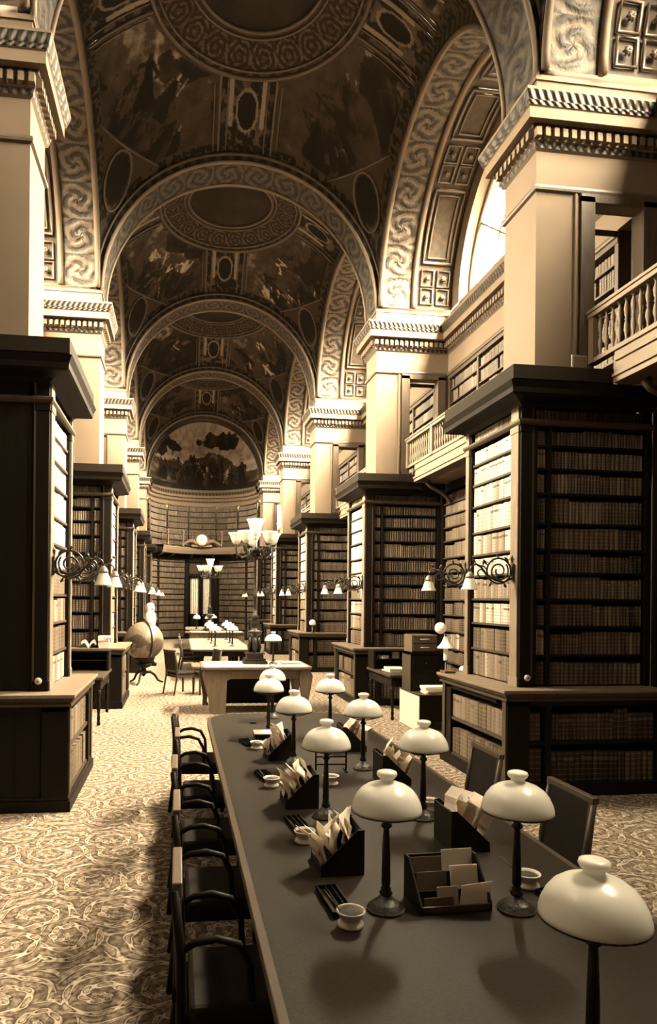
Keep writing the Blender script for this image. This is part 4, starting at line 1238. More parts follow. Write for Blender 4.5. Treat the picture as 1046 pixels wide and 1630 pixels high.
LAMPS = [
 (.835, 2.635, 'white-shaded lamp in front, between the inkwell bowl and the fanned papers'),
 (1.103, 1.675, 'biggest white lamp, alone at the near end of the long reading table'),
 (1.360, 2.575, 'white-shaded lamp beside the front letter rack, before the leather chair back'),
 (1.393, 3.72, 'white-shaded lamp behind the black wedge rack, on the window-side row'),
 (.845, 3.80, 'white-shaded lamp in front of the small wooden book rest'),
 (1.357, 4.86, 'white-shaded lamp with a clear stem, third along the card cabinet side'),
 (.872, 5.06, 'white-shaded lamp behind the second wedge rack of fanned papers'),
 (1.40, 6.15, 'last white-shaded lamp along the card cabinet side, level with the flat box'),
 (.832, 6.2, 'white-shaded lamp with a flat box at its foot'),
 (.985, 7.05, 'white-shaded lamp at the rounded table end, before the pale desk'),
]
lamp0 = None
for x, y, lb in LAMPS:
    if lamp0 is None: lamp0 = make_lamp(lb); lamp0.scale = (1,1,1.05); lamp0.location = (x, y, ZT+.0018)
    else: dup(lamp0, (x, y, ZT+.0018), random.uniform(0, 2), lb)
far = [(1.72, 12.25, .825, 'white-shaded lamp standing on the pale desk'),
       (.95, 17.6, ZT, 'white-shaded lamp at the near end of the second reading table'), (1.42, 17.9, ZT, 'second of the lamps on the second reading table, card cabinet side'),
       (.93, 19.0, ZT, 'lamp in the globe-side row midway along the second reading table'), (1.45, 19.2, ZT, 'lamp in the cabinet-side row midway along the second reading table'),
       (.93, 20.5, ZT, 'lamp in the globe-side row at the far end of the second reading table'), (1.46, 20.7, ZT, 'lamp in the cabinet-side row at the far end of the second reading table'),
       (.75, 28.2, ZT, 'tiny lamp at the near globe-side corner of the last table'), (1.25, 28.4, ZT, 'tiny lamp at the near middle of the last table'), (1.5, 29.4, ZT, 'tiny lamp on the cabinet side of the last table'), (.8, 29.8, ZT, 'tiny lamp at the far globe-side corner of the last table')]
for x, y, z, lb in far: dup(lamp0, (x, y, z+.0018), 0, lb, scale=1.12)

# ------------------------------------------------------------------ letter racks with papers
def letter_rack(label, loc, rz):
    """low side towards local -x, tall back at +x; side panels face +-y"""
    o = thing('letter_rack', label, 'letter rack', loc, rz, 'wedge-shaped letter racks')
    side = [(-.10,0),(.10,0),(.10,.205),(.07,.205),(-.10,.045)]
    for y in (-.115, .107):
        b = MB(); b.prism_ax([(x, z) for x, z in side], y, y+.008, 1); b.build('side_panel', M['shadow_box'], o)
    b = MB(); b.box(.092,-.107,0,.10,.107,.20); b.build('back_panel', M['shadow_box'], o)
    b = MB(); b.box(-.10,-.107,0,-.093,.107,.042); b.build('front_panel', M['shadow_box'], o)
    b = MB(); b.box(-.10,-.107,0,.10,.107,.008); b.build('base_board', M['shadow_box'], o)
    for x, z in ((-.045,.085),(.005,.13),(.05,.17)):
        b = MB(); b.box(x,-.107,.008,x+.005,.107,z); b.build('divider', M['shadow_box'], o)
    return o
def sheets(rack_loc, rz, where, seed, n=8):
    rng = random.Random(seed)
    for i in range(n):
        x = -.085+.165*i/(n-1)+rng.uniform(-.005,.005); top = .075+.14*(x+.10)/.2
        h = top-.012+rng.uniform(.055,.105); w = rng.uniform(.055,.085); y = rng.uniform(-.025,.025)
        tilt = rng.uniform(-.05,.45); fan = rng.uniform(-.22,.22)
        b = MB()
        m = 6; tw = rng.uniform(-.5,.7)
        v = []
        for j in range(m+1):
            t = j/m; curl = .018*math.sin(t*PI*.7)*rng.choice([-1,1,1])
            for e in (-1, 1):
                v.append((x-tilt*h*t*t-curl*.5+e*w*tw*t, y+e*w+fan*h*t, .010+h*t))
        k = len(v)
        v2 = [(a-.002, c, d) for a, c, d in v]
        f = []
        for j in range(m):
            f.append((2*j, 2*j+1, 2*j+3, 2*j+2)); f.append((k+2*j+2, k+2*j+3, k+2*j+1, k+2*j))
        f += [(2*m, 2*m+1, k+2*m+1, k+2*m)]
        b.add(v+v2, f, 0)
        grey = rng.random() < .12
        o = b.build('paper_sheet', M['paper_grey'] if grey else M['paper'])
        o.location = rack_loc; o.rotation_euler = (0,0,rz)
        tag(o, '%s %s, %s from the low end, %s' % ('grey' if grey else 'cream', rng.choice(['envelope','sheet','folded sheet']), ORD[i+1], where), 'paper', 'papers in the letter racks')
RACKS = [
 ('black wedge rack of fanned papers by the front lamp', (.742, 3.09, ZT), 0, 'the rack by the front lamp'),
 ('black wedge rack of fanned papers level with the book rest', (.738, 4.07, ZT), 0, 'the rack level with the book rest'),
 ('black wedge rack of fanned papers before the flat box', (.79, 5.275, ZT), .05, 'the rack before the flat box'),
 ('black wedge rack turned towards the leather chair backs', (1.44, 3.30, ZT), PI, 'the rack turned to the leather chairs'),
 ('small black wedge rack half hidden behind a lamp shade', (1.44, 5.52, ZT), PI, 'the rack half hidden behind a shade'),
 ('small black rack with crumpled papers beside the front lamp knob', (1.46, 4.50, ZT), PI, 'the rack beyond the front lamp knob'),
]
r0 = None
for i, (lb, loc, rz, wh) in enumerate(RACKS):
    if r0 is None: r0 = letter_rack(lb, loc, rz)
    else: dup(r0, loc, rz, lb)
    sheets(loc, rz, wh, 40+i)
# letter rack seen from the front
o = thing('letter_rack', 'open-fronted letter rack full of cards and papers, facing the camera', 'letter rack', (1.105, 2.62, ZT), .03)
side = [(-.05,0),(.14,0),(.14,.18),(.09,.18),(-.05,.035)]
for x in (-.15, .142):
    b = MB(); b.prism_ax([(y, z) for y, z in side], x, x+.008, 0); b.build('side_panel', M['shadow_box'], o)
b = MB(); b.box(-.142,.132,0,.142,.14,.175); b.build('back_panel', M['shadow_box'], o)
b = MB(); b.box(-.142,-.05,0,.142,.132,.008); b.build('base_board', M['shadow_box'], o)
b = MB(); b.box(-.142,-.05,0,.142,-.042,.032); b.build('front_panel', M['wood_mid'], o)
for y, z in ((.01,.07),(.07,.12)):
    b = MB(); b.box(-.142,y,.008,.142,y+.005,z); b.build('divider', M['shadow_box'], o)
def card(x0, x1, z0, z1, y, lean, mat, lb, skew=0):
    b = MB()
    v = [(x0,y,z0),(x1,y,z0),(x1+skew,y+lean,z1+skew*.3),(x0+skew,y+lean,z1-skew*.3)]
    v += [(a, c+.003, d) for a, c, d in v]
    b.add(v, [(0,1,2,3),(7,6,5,4),(0,4,5,1),(1,5,6,2),(2,6,7,3),(3,7,4,0)])
    o = b.build('paper_card', M[mat]); o.location = (1.105, 2.62, ZT); o.rotation_euler = (0,0,.03)
    tag(o, lb, 'paper', 'cards in the front letter rack')
card(-.135, .02, .012, .165, .095, .03, 'board', 'tall grey card at the back of the open-fronted letter rack')
card(.0, .135, .012, .195, .080, .035, 'paper_dim', 'tallest buff paper bundle standing at the back of the open-fronted rack', .004)
card(-.125, .005, .012, .125, .045, .02, 'board', 'lower grey card in the middle of the open-fronted rack')
card(.015, .135, .012, .15, .030, .025, 'paper', 'wide cream sheet in front of the buff bundle, open-fronted rack')
card(-.06, .03, .012, .085, -.005, .012, 'paper_dim', 'small grey leaf leaning in the front slot of the open-fronted rack')
card(-.125, .0, .012, .055, -.028, .008, 'board', 'low dark card strip at the lip of the open-fronted rack')
card(.02, .15, .012, .10, -.03, .015, 'paper', 'brightest loose sheet poking out of the rack towards the lamp', .018)
# ------------------------------------------------------------------ inkwell bowls and pen trays
def make_bowl(label, loc):
    o = thing('bowl', label, 'bowl', loc, 0, 'white shot bowls on the reading table')
    b = MB(); b.lathe([(.040,0),(.045,.003),(.044,.012),(.034,.020),(.034,.024),(.047,.046),(.050,.050),(.0495,.054),(.044,.053),(.040,.045),(.034,.036),(.001,.034)], n=28, cap=False); b.lathe([(.04,0),(.001,0)], n=28, cap=False)
    b.build('dish', M['porcelain'], o)
    b = MB(); b.lathe([(.0405,.044),(.03,.049),(.016,.052),(.001,.053)], n=20, cap=False); b.build('shot_filling', M['shot'], o)
    return o
def make_tray(label, loc, rz):
    o = thing('pen_tray', label, 'pen tray', loc, rz, 'black pen trays on the reading table')
    b = MB(); b.box(-.045,-.13,0,.045,.13,.006); b.build('base_board', M['wood_black'], o)
    for x0, y0, x1, y1 in ((-.045,-.13,-.039,.13),(.039,-.13,.045,.13),(-.045,.124,.045,.13),(-.045,-.13,.045,-.124),(-.010,-.12,-.006,.12),(.018,-.12,.022,.12)):
        b = MB(); b.box(x0,y0,.004,x1,y1,.022); b.build('tray_rim', M['wood_black'], o)
    return o
BT = [(.661, 2.52, .645, 2.72, .06, 'the front lamp'), (.651, 3.42, .66, 3.66, .10, 'the front rack of fanned papers'), (.622, 4.46, .61, 4.70, .15, 'the second rack of fanned papers'), (.655, 5.60, .60, 5.80, .2, 'the flat box'),
      (1.518, 2.78, 1.60, 2.60, .35, 'the lamp by the open-fronted rack'), (1.49, 3.87, 1.56, 3.58, .3, 'the rack turned to the leather chairs'), (1.028, 4.47, None, None, 0, 'the small book rest')]
bw = tr = None
for bx, by, tx, ty, rz, wh in BT:
    lb = 'white footed bowl of dark shot beside '+wh
    if bw is None: bw = make_bowl(lb, (bx, by, ZT+.0015)); bw.scale = (1.12,)*3
    else: dup(bw, (bx, by, ZT+.0015), 0, lb)
    if tx is None: continue
    lb = 'black grooved pen tray touching the bowl beside '+wh
    # trays stop short of the bowl
    if tr is None: tr = make_tray(lb, (tx, ty, ZT+.0015), rz)
    else: dup(tr, (tx, ty, ZT+.0015), rz, lb)
    b = MB(); b.tube([(0,0,0),(.02,.05,.03),(.035,.09,.055)], [.0015,.0035,.0025], 6)
    p = b.build('pen', M['wood_lit'] if bx < .7 and by < 3 else M['iron']); p.location = (bx-.035, by+.005, ZT+.05); p.rotation_euler = (0,0,.9)
    tag(p, 'pen dipped in the shot bowl beside '+wh, 'pen', 'pens standing in the bowls')
# book rest, flat box, loose bits
o = thing('book_rest', 'small wooden slatted book rest standing behind a white lamp', 'book rest', (1.10, 4.80, ZT+.0015), -.05)
for x in (-.115, .105):
    b = MB(); b.box(x,-.012,0,x+.012,.0,.15); b.build('post', M['wood'], o)
    b = MB(); b.box(x,-.05,0,x+.012,.07,.012); b.build('foot', M['wood'], o)
for z in (.05, .105, .14):
    b = MB(); b.box(-.115,-.010,z,.117,-.002,z+.010); b.build('rail', M['wood'], o)
o = thing('flat_box', 'flat dark box with a pale lid at the foot of a lamp', 'box', (.815, 5.98, ZT+.0015), -.03)
b = MB(); b.box(-.14,-.09,0,.14,.09,.055); b.build('body', M['wood_black'], o, bevel=.003)
b = MB(); b.box(-.143,-.093,.055,.143,.093,.066); b.build('lid', M['paper_dim'], o, bevel=.002)
b = MB(); b.prism(rr(-.03,.03,-.02,.02,.01,3), 0, .012); o = b.build('ink_blotter', M['wood_black'], None, (.75, 6.75, ZT+.0015)); tag(o, 'tiny dark blotter on the leather near the rounded table end', 'blotter')

# ------------------------------------------------------------------ chairs
def armchair(label, loc, rz):
    """faces local +x; back plane near x=0"""
    o = thing('armchair', label, 'chair', loc, rz, 'dark armchairs along the reading table')
    W = M['wood_black']
    b = MB(); b.box(.05,-.23,.40,.50,.23,.47); b.build('seat', M['seat_leather'], o, bevel=.02)
    b = MB(); b.box(.04,-.22,.36,.49,.22,.41); b.build('seat_rail', W, o, bevel=.004)
    for y in (-.215, .185):
        b = MB(); b.tube([(-.03,y+.015,0),(.02,y+.015,.38),(.015,y+.015,.65),(-.01,y+.015,.90)], [.018,.022,.02,.017], 8); b.build('leg', W, o)
        b = MB(); b.lathe([(.016,0),(.022,.05),(.024,.25),(.018,.29),(.028,.33),(.024,.37)], (.46, y+.015, 0), 10); b.build('leg', W, o)
        b = MB(); b.tube([(.0,y+.015,.66),(.07,y+.015,.70),(.15,y+.015,.71),(.235,y+.015,.685),(.28,y+.015,.60),(.29,y+.015,.42)], [.013,.015,.016,.016,.014,.015], 8); b.build('arm', W, o)
    b = MB(); b.box(-.020,-.19,.865,.020,.19,.925); b.build('top_rail', M['rail_wood'], o, bevel=.006)
    b = MB(); b.box(-.012,-.185,.52,.018,.185,.86); b.build('back_pad', M['seat_leather'], o, bevel=.012)
    b = MB(); b.box(-.016,-.205,.48,.018,.205,.53); b.build('back_rail', W, o)
    return o
M['rail_wood'] = m_wood('chair_rail_oak', .12, .4, .4, axis=1, var=.12)  # top rails coloured pale for window light falling from above
ch = None
for i, (x, y, lb) in enumerate([(.005, 2.78, 'dark armchair tucked under the table opposite the front lamp'), (.0, 3.68, 'dark armchair second along the carpet side of the table'),
        (-.015, 4.55, 'dark armchair third along the carpet side of the table'), (-.0, 5.55, 'dark armchair fourth along the carpet side of the table')]):
    if ch is None: ch = armchair(lb, (x, y, 0), 0)
    else: dup(ch, (x, y, 0), 0, lb)
dup(ch, (-.02, 6.62, 0), -.08, 'dark armchair standing last, by the rounded corner of the table')

def side_chair(label, loc, rz):
    """leather-backed chair, faces local +x"""
    o = thing('leather_chair', label, 'chair', loc, rz, 'leather-backed chairs at the table')
    W = M['wood_mid']
    b = MB(); b.box(.03,-.225,.41,.45,.225,.47); b.build('seat', M['seat_leather'], o, bevel=.02)
    b = MB(); b.box(.03,-.215,.36,.44,.215,.41); b.build('seat_rail', W, o, bevel=.004)
    for y in (-.22, .22):
        b = MB(); b.tube([(-.06,y,0),(.015,y,.40),(.01,y,.6),(-.045,y,.93)], [.017,.021,.02,.016], 8); b.build('leg', W, o)
        b = MB(); b.lathe([(.016,0),(.02,.05),(.025,.3),(.022,.36)], (.42, y*.93, 0), 10); b.build('leg', W, o)
    # back: frame and leather
    def back(x0, z0, x1, z1, y0, y1, t):
        v = []
        for y in (y0, y1):
            v += [(x0-t,y,z0),(x0+t,y,z0),(x1+t,y,z1),(x1-t,y,z1)]
        return v, [(3,2,1,0),(4,5,6,7),(0,1,5,4),(1,2,6,5),(2,3,7,6),(3,0,4,7)]
    b = MB(); b.add(*back(-.040,.90,-.046,.935,-.235,.235,.018)); b.build('top_rail', W, o, bevel=.004)
    b = MB(); b.add(*back(.012,.50,-.038,.90,-.20,.20,.010)); b.build('back_pad', M['seat_leather'], o, bevel=.006)
    b = MB()
    for y in (-.21, .21): b.add(*back(.012,.48,-.041,.91,y-.014,y+.014,.016))
    b.build('back_frame', W, o)
    b = MB(); b.add(*back(.016,.47,.010,.51,-.2,.2,.014)); b.build('back_rail', W, o)
    return o
sc0 = side_chair('leather-backed chair beside the lamp by the open-fronted rack', (2.22, 3.66, 0), PI+.0)
dup(sc0, (2.20, 4.70, 0), PI, 'leather-backed chair before the low cabinet of the big bookcase')
dup(sc0, (-.14, 14.35, 0), .55, 'dark chair standing on the bright carpet past the globe')
dup(sc0, (.10, 18.0, 0), .0, 'dark chair drawn up to the globe side of the second table')
dup(sc0, (.06, 19.4, 0), .0, 'dark chair second along the globe side of the second table')
dup(sc0, (.08, 20.8, 0), .0, 'dark chair third along the globe side of the second table')
dup(sc0, (.80, 14.5, 0), PI+.3, 'dark chair behind the pale desk, beside the lone chair')
dup(sc0, (2.1, 18.3, 0), PI, 'dark chair on the cabinet side of the second table')
dup(sc0, (2.1, 20.0, 0), PI, 'dark chair farther along the cabinet side of the second table')

# ------------------------------------------------------------------ pale desk with tapered legs
def pale_desk(label, loc):
    o = thing('writing_desk', label, 'desk', loc, 0, 'pale writing desks')
    W = M['wood_desk']
    x0, x1, y0, y1, z = .40, 2.36, 11.75, 13.0, .82
    pl = rr(x0, x1, y0, y1, .10)
    b = MB(); b.prism(pl, z-.05, z); b.build('desk_top', W, o, bevel=.01)
    b = MB(); b.prism(inset(pl, .06), z-.001, z+.0015); b.build('cloth_panel', M['desk_cloth'], o)
    b = MB(); b.prism(rr(x0-.16, x0+.06, y0+.25, y1-.2, .09), z-.055, z-.012); b.build('end_flap', W, o, bevel=.008)
    b = MB(); b.box(x0+.10, y0+.06, z-.21, x1-.10, y1-.06, z-.05); b.build('apron', W, o, bevel=.004)
    b = MB(); b.box(x0+.12, y0+.045, z-.20, x1-.12, y0+.06, z-.19); b.box(x0+.12, y0+.045, z-.075, x1-.12, y0+.06, z-.065); b.build('apron_moulding', M['wood_lit'], o)
    for sx, xa in ((1, x0+.05), (-1, x1-.05)):
        for ya, yb in ((y0+.04, y0+.16), (y1-.16, y1-.04)):
            # scrolled leg, broad at the top and tapering down
            prof = [(xa, z-.05), (xa+sx*.50, z-.05), (xa+sx*.48, z-.20), (xa+sx*.40, z-.24), (xa+sx*.38, .02), (xa+sx*.40, 0), (xa+sx*.14, 0), (xa+sx*.11, .06), (xa+sx*.07, .30), (xa+sx*.0, .55), (xa-sx*.03, .68)]
            if ya > y0+.5 or sx < 0:
                prof = [(xa, z-.05), (xa+sx*.16, z-.05), (xa+sx*.19, z-.18), (xa+sx*.17, .48), (xa+sx*.12, .26), (xa+sx*.10, .08), (xa+sx*.14, .0), (xa+sx*.01, .0), (xa+sx*.02, .20), (xa-sx*.03, .45), (xa-sx*.06, .66)]
            b = MB(); b.prism_ax(prof, ya, yb, 1); b.build('leg', W, o, bevel=.008)
    b = MB(); b.box(x0+.25, y1-.30, .05, x1-.25, y1-.27, z-.2); b.build('modesty_panel', M['wood'], o)
    return o
M['desk_cloth'] = m_plain('pale_desk_cloth', .42, .8, .2, 0, .08, 5)
d0 = pale_desk('pale carved desk with a wide kneehole and tapered legs behind the long table', (0,0,0))
dup(d0, (0, 12.5, 0), 0, 'second pale desk, small in the distance before the end wall')
def slab_things(): pass
for i, (x, y, w, d, h, mt, lb) in enumerate([(2.06, 12.4, .17, .3, .03, 'paper_dim', 'flat folder lying on the pale desk beside its lamp'), (.85, 12.4, .24, .3, .012, 'paper', 'cream sheets lying on the pale desk top')]):
    b = MB(); b.box(-w,-d/2,0,w,d/2,h); o = b.build('folder' if i == 0 else 'paper_stack', M[mt], None, (x, y, .8215), bevel=.003); tag(o, lb, 'folder' if i == 0 else 'paper')

# ------------------------------------------------------------------ tall bronze candelabrum with opal shades
def candelabrum(label, loc, sc_=1):
    o = thing('candelabrum', label, 'candelabrum', loc, 0, 'tall bronze candelabra')
    B = M['bronze']
    b = MB(); b.box(-.22,-.20,0,.22,.20,.06); b.box(-.19,-.17,.06,.19,.17,.10); b.box(-.15,-.14,.10,.15,.14,.18); b.box(-.18,-.16,.18,.18,.16,.205); b.build('base', B, o, bevel=.008)
    b = MB()
    for q in range(3):
        a = q*2*PI/3+.5
        c, s_ = math.cos(a), math.sin(a)
        b.tube([(.09*c,.09*s_,.2),(.10*c,.10*s_,.30),(.075*c,.075*s_,.40),(.085*c,.085*s_,.48)], [.03,.05,.045,.03], 8)
        b.lathe([(.001,0),(.03,.02),(.035,.05),(.02,.075),(.001,.08)], (.085*c,.085*s_,.49), 8, cap=False)
    b.build('figure_group', B, o)
    b = MB(); b.lathe([(.05,.2),(.06,.5),(.13,.56),(.14,.60),(.06,.62),(.07,.70),(.09,.76),(.05,.82),(.085,.86),(.04,.9),(.032,1.2),(.05,1.24),(.03,1.28),(.024,1.9),(.05,1.94),(.05,2.0),(.09,2.05),(.10,2.1),(.04,2.16),(.03,2.3)], n=16); b.build('pole', B, o)
    for q in range(5):
        a = q*2*PI/5+.35; c, s_ = math.cos(a), math.sin(a)
        b = MB(); pts = [(.03,2.0),(.14,1.98),(.26,1.96),(.35,2.02),(.37,2.12),(.36,2.2)]
        b.tube([(r*c, r*s_, z) for r, z in pts], [.02,.026,.022,.02,.018,.024], 7)
        for i in range(9):   # leaves
            t = .08+.032*i; zz = 1.99+.05*math.sin(i*2.1)
            dx = .05*math.cos(i*2.4); dz = .05*math.sin(i*2.4)+.03
            b.tube([(t*c, t*s_, zz), (t*c-s_*dx*.7, t*s_+c*dx*.7, zz+dz*.6), (t*c-s_*dx*1.5, t*s_+c*dx*1.5, zz+dz*1.7)], [.008,.022,.003], 5)
        ar = b.build('arm', B, o)
        b = MB(); b.lathe([(.04,2.20),(.075,2.23),(.10,2.30),(.125,2.37),(.155,2.41),(.148,2.41),(.115,2.37),(.09,2.30),(.06,2.24),(.001,2.23)], (.36*c, .36*s_, 0), 20, cap=False); b.build('shade', M['opal'], ar)
    b = MB(); b.lathe([(.05,2.34),(.09,2.40),(.11,2.50),(.14,2.60),(.17,2.66),(.163,2.66),(.13,2.60),(.10,2.50),(.07,2.42),(.001,2.38)], n=20, cap=False); b.lathe([(.03,2.28),(.05,2.33),(.05,2.36)], n=12); b.build('shade', M['opal'], o)
    return o
cd = candelabrum('tall bronze candelabrum with white tulip shades standing on the pale desk', (1.40, 12.45, .8215))
dup(cd, (1.15, 25.1, .8215), .4, 'distant bronze candelabrum with three white shades before the end wall door')

# ------------------------------------------------------------------ globe on its tripod stand
o = thing('globe', 'large terrestrial globe on a dark tripod stand near the tall bookcases', 'globe', (-.80, 16.25, 0), 0)
R = .455; cz = 1.00
n, m_ = 96, 64
TH, PH = np.meshgrid(np.linspace(0, 2*PI, n+1), np.linspace(-PI/2, PI/2, m_+1))
X_ = R*np.cos(TH)*np.cos(PH); Y_ = R*np.sin(TH)*np.cos(PH); Z_ = R*np.sin(PH)
land = vnoise(X_*3+5, Y_*3+Z_*2.1+7, 77, 4); val = np.where(land > .50, .18, .78)
val = np.where((np.abs((TH*12/PI) % 1-.5) > .48) | (np.abs((PH*12/PI) % 1-.5) > .47), val*.7, val)
b = MB(); idx = np.arange((n+1)*(m_+1)).reshape(m_+1, n+1)
b.add([tuple(p) for p in np.stack([X_.ravel(), Y_.ravel(), Z_.ravel()], 1).tolist()], [tuple(q) for q in np.stack([idx[:-1,:-1], idx[:-1,1:], idx[1:,1:], idx[1:,:-1]], -1).reshape(-1, 4).tolist()], smooth=True)
s_ = b.build('sphere', M['globe'], o, (0,0,cz)); polyattr(s_.data, 'paint', val.ravel()); s_.rotation_euler = (.35, .25, 0)
b = MB(); b.tube([((R+.025)*math.sin(a)*.45, (R+.025)*math.sin(a)*-.89, cz+(R+.025)*math.cos(a)) for a in np.linspace(0, 2*PI, 49)[:-1]], .016, 6, closed=True); b.build('meridian_ring', M['bronze'], o)
b = MB(); b.lathe([(.02,.0),(.035,.02),(.02,.04),(.03,.055),(.001,.07)], (0,0,cz+R+.02), 10, cap=False); b.build('finial', M['bronze'], o)
for q in range(3):
    a = q*2*PI/3+.25; c, s1 = math.cos(a), math.sin(a)
    b = MB(); b.tube([(.03*c,.03*s1,.26),(.16*c,.16*s1,.27),(.26*c,.26*s1,.20),(.34*c,.34*s1,.07),(.42*c,.42*s1,.03),(.47*c,.47*s1,.02)], [.035,.035,.03,.026,.022,.018], 8); b.build('leg', M['wood'], o)
b = MB(); b.lathe([(.001,.16),(.03,.18),(.05,.22),(.07,.30),(.05,.36),(.16,.40),(.19,.44),(.19,.47),(.12,.49),(.22,.53),(.26,.60),(.24,.64)], n=14); b.build('pedestal', M['wood'], o)
# white plaster bust behind the globe
o = thing('bust', 'white plaster bust on a slim dark column behind the globe', 'bust', (-.84, 20.6, 0))
b = MB(); b.box(-.2,-.2,0,.2,.2,.08); b.lathe([(.15,.08),(.13,.14),(.12,1.0),(.17,1.06),(.17,1.12)], n=16); b.build('column', M['wood'], o)
b = MB(); b.lathe([(.13,1.12),(.15,1.16),(.165,1.30),(.175,1.46),(.15,1.55),(.115,1.60),(.12,1.66),(.13,1.74),(.12,1.81),(.08,1.86),(.001,1.88)], n=20, cap=False); b.build('torso', M['stone_white'], o)
b = MB(); b.tube([(.06,-.09,1.76),(.09,-.14,1.71),(.06,-.10,1.67)], [.02,.026,.02], 6); b.build('nose', M['stone_white'], o)
# ------------------------------------------------------------------ wrought wall lamps on the bookcases
def sconce(label, s):
    o = thing('wall_lamp', label, 'wall lamp', (0,0,0), 0, 'scroll-arm wall lamps on the bookcases')
    I = M['iron']; d = lambda a: -s*a          # towards the nave
    b = MB(); b.box(0,-.03,-.09,d(.015),.03,.10); b.build('back_plate', I, o, bevel=.004)
    b = MB()
    def spiral(cx, cz, r, t0, t1, turns=1):
        pts = []
        for i in range(40):
            t = i/39; a = t0+(t1-t0)*t; q = r*(1-.72*t)
            pts.append((d(cx+q*math.cos(a)), 0, cz+q*math.sin(a)))
        return pts
    b.tube([(d(.16+.135*math.cos(a)), 0, .02+.135*math.sin(a)) for a in np.linspace(0, 2*PI, 33)[:-1]], .011, 6, closed=True)
    b.tube(spiral(.16, .02, .11, 2.4, 2.4+PI*3.4), [.010]*40, 6)
    b.build('scroll_wheel', I, o)
    b = MB(); b.tube([(d(.0),0,-.05),(d(.1),0,-.10),(d(.2),0,-.08),(d(.30),0,-.02),(d(.36),0,.06),(d(.42),0,.09),(d(.47),0,.06),(d(.485),0,.0)], [.010,.012,.012,.011,.012,.011,.010,.010], 7)
    b.tube(spiral(.355, -.0, .075, 1.2, 1.2+PI*2.6), [.008]*40, 6)
    for i, (x, z, dx, dz) in enumerate([(.05,.12,.05,.05),(.16,.155,.02,.05),(.29,.08,.05,.06),(.10,-.11,-.03,-.05),(.24,-.10,.03,-.05),(.34,.08,-.02,.06),(.42,.10,.04,.05),(.01,.10,-.0,.09)]):
        b.tube([(d(x),0,z),(d(x+dx*.5),.01,z+dz*.6),(d(x+dx),.0,z+dz)], [.006,.016,.003], 5)
    b.build('arm', I, o)
    b = MB(); b.lathe([(.012,.0),(.03,-.02),(.045,-.05),(.05,-.07),(.03,-.075)], (d(.485),0,.01), 14); b.build('socket', M['gilt_lamp'], o)
    b = MB(); b.lathe([(.032,-.06),(.045,-.075),(.06,-.11),(.072,-.15),(.088,-.185),(.092,-.192),(.086,-.190),(.068,-.15),(.055,-.11),(.04,-.08),(.001,-.07)], (d(.485),0,.01), 22, cap=False); b.build('shade', M['opal'], o)
    return o
names = {1: ['the long-table bookcase', 'the card cabinet bookcase', 'the bookcase beyond the card cabinet one', 'the second-last cabinet-side bookcase', 'the last cabinet-side bookcase'],
        -1: ['the blank-sided bookcase', 'the bookcase before the globe', 'the bookcase just past the globe', 'the second-last globe-side bookcase', 'the last globe-side bookcase']}
for s in (1, -1):
    p = None
    for k in range(5):
        for j, (y, w) in enumerate(((6.86, 'camera-side post'), (8.05, 'far post'))):
            lb = 'scroll-arm lamp, bell shade, on the %s of %s' % (w, names[s][k])
            loc = (XC+s*2.385, y+yk(k), 2.31)
            if p is None: p = sconce(lb, s); p.location = loc
            else: dup(p, loc, 0, lb)
# round porcelain switches at the foot of the corner posts
for i, (s, y) in enumerate(((1, 6.738), (-1, 6.738))):
    o = thing('switch', 'round white porcelain switch low on the %s' % ('lit long-table bookcase corner' if s > 0 else 'blank dark bookcase side'), 'switch', (XC+s*2.49, y, 1.20))
    b = MB(); disc(b, [(.001,0),(.034,0),(.034,.012),(.026,.02),(.001,.022)], (0,0,0), 18); b.build('cover', M['porcelain'], o)
    b = MB(); disc(b, [(.001,.02),(.009,.02),(.007,.034),(.001,.036)], (0,0,0), 10); b.build('knob', M['bronze'], o)

# ------------------------------------------------------------------ writing desks with a riser, each side of the nave
def riser_desk(label, s, loc):
    o = thing('side_desk', label, 'desk', loc, 0, 'small dark desks with a shelf riser')
    X = lambda h: s*h
    W = M['wood']
    b = MB(); b.box(X(0), 0, .72, X(.85), 1.42, .76); b.build('desk_top', M['wood_mid'], o, bevel=.006)
    b = MB(); b.box(X(.04), .04, .56, X(.80), 1.38, .72); b.build('apron', W, o)
    for x, y in ((.07,.07),(.07,1.33),(.78,.07),(.78,1.33)):
        b = MB(); b.lathe([(.022,0),(.03,.03),(.02,.06),(.028,.12),(.02,.16),(.034,.30),(.03,.40),(.02,.44),(.034,.48),(.034,.57)], (X(x), y, 0), 12); b.build('leg', W, o)
    for x in (.01, .80):
        b = MB(); b.box(X(x), 1.0, .76, X(x+.035), 1.36, 1.10); b.build('riser_side', W, o)
    b = MB(); b.box(X(0), .98, 1.08, X(.86), 1.38, 1.105); b.build('riser_top', W, o, bevel=.004)
    b = MB(); b.box(X(.03), 1.0, .93, X(.82), 1.36, .945); b.build('riser_shelf', W, o)
    b = MB(); b.box(X(.03), 1.345, .76, X(.82), 1.36, 1.09); b.build('riser_back', W, o)
    return o
riser_desk('small dark desk with a paper-filled riser beside the card cabinet', 1, (3.50, 10.93, 0))
riser_desk('small dark desk with turned legs behind the blank bookcase', -1, (-1.16, 10.85, 0))
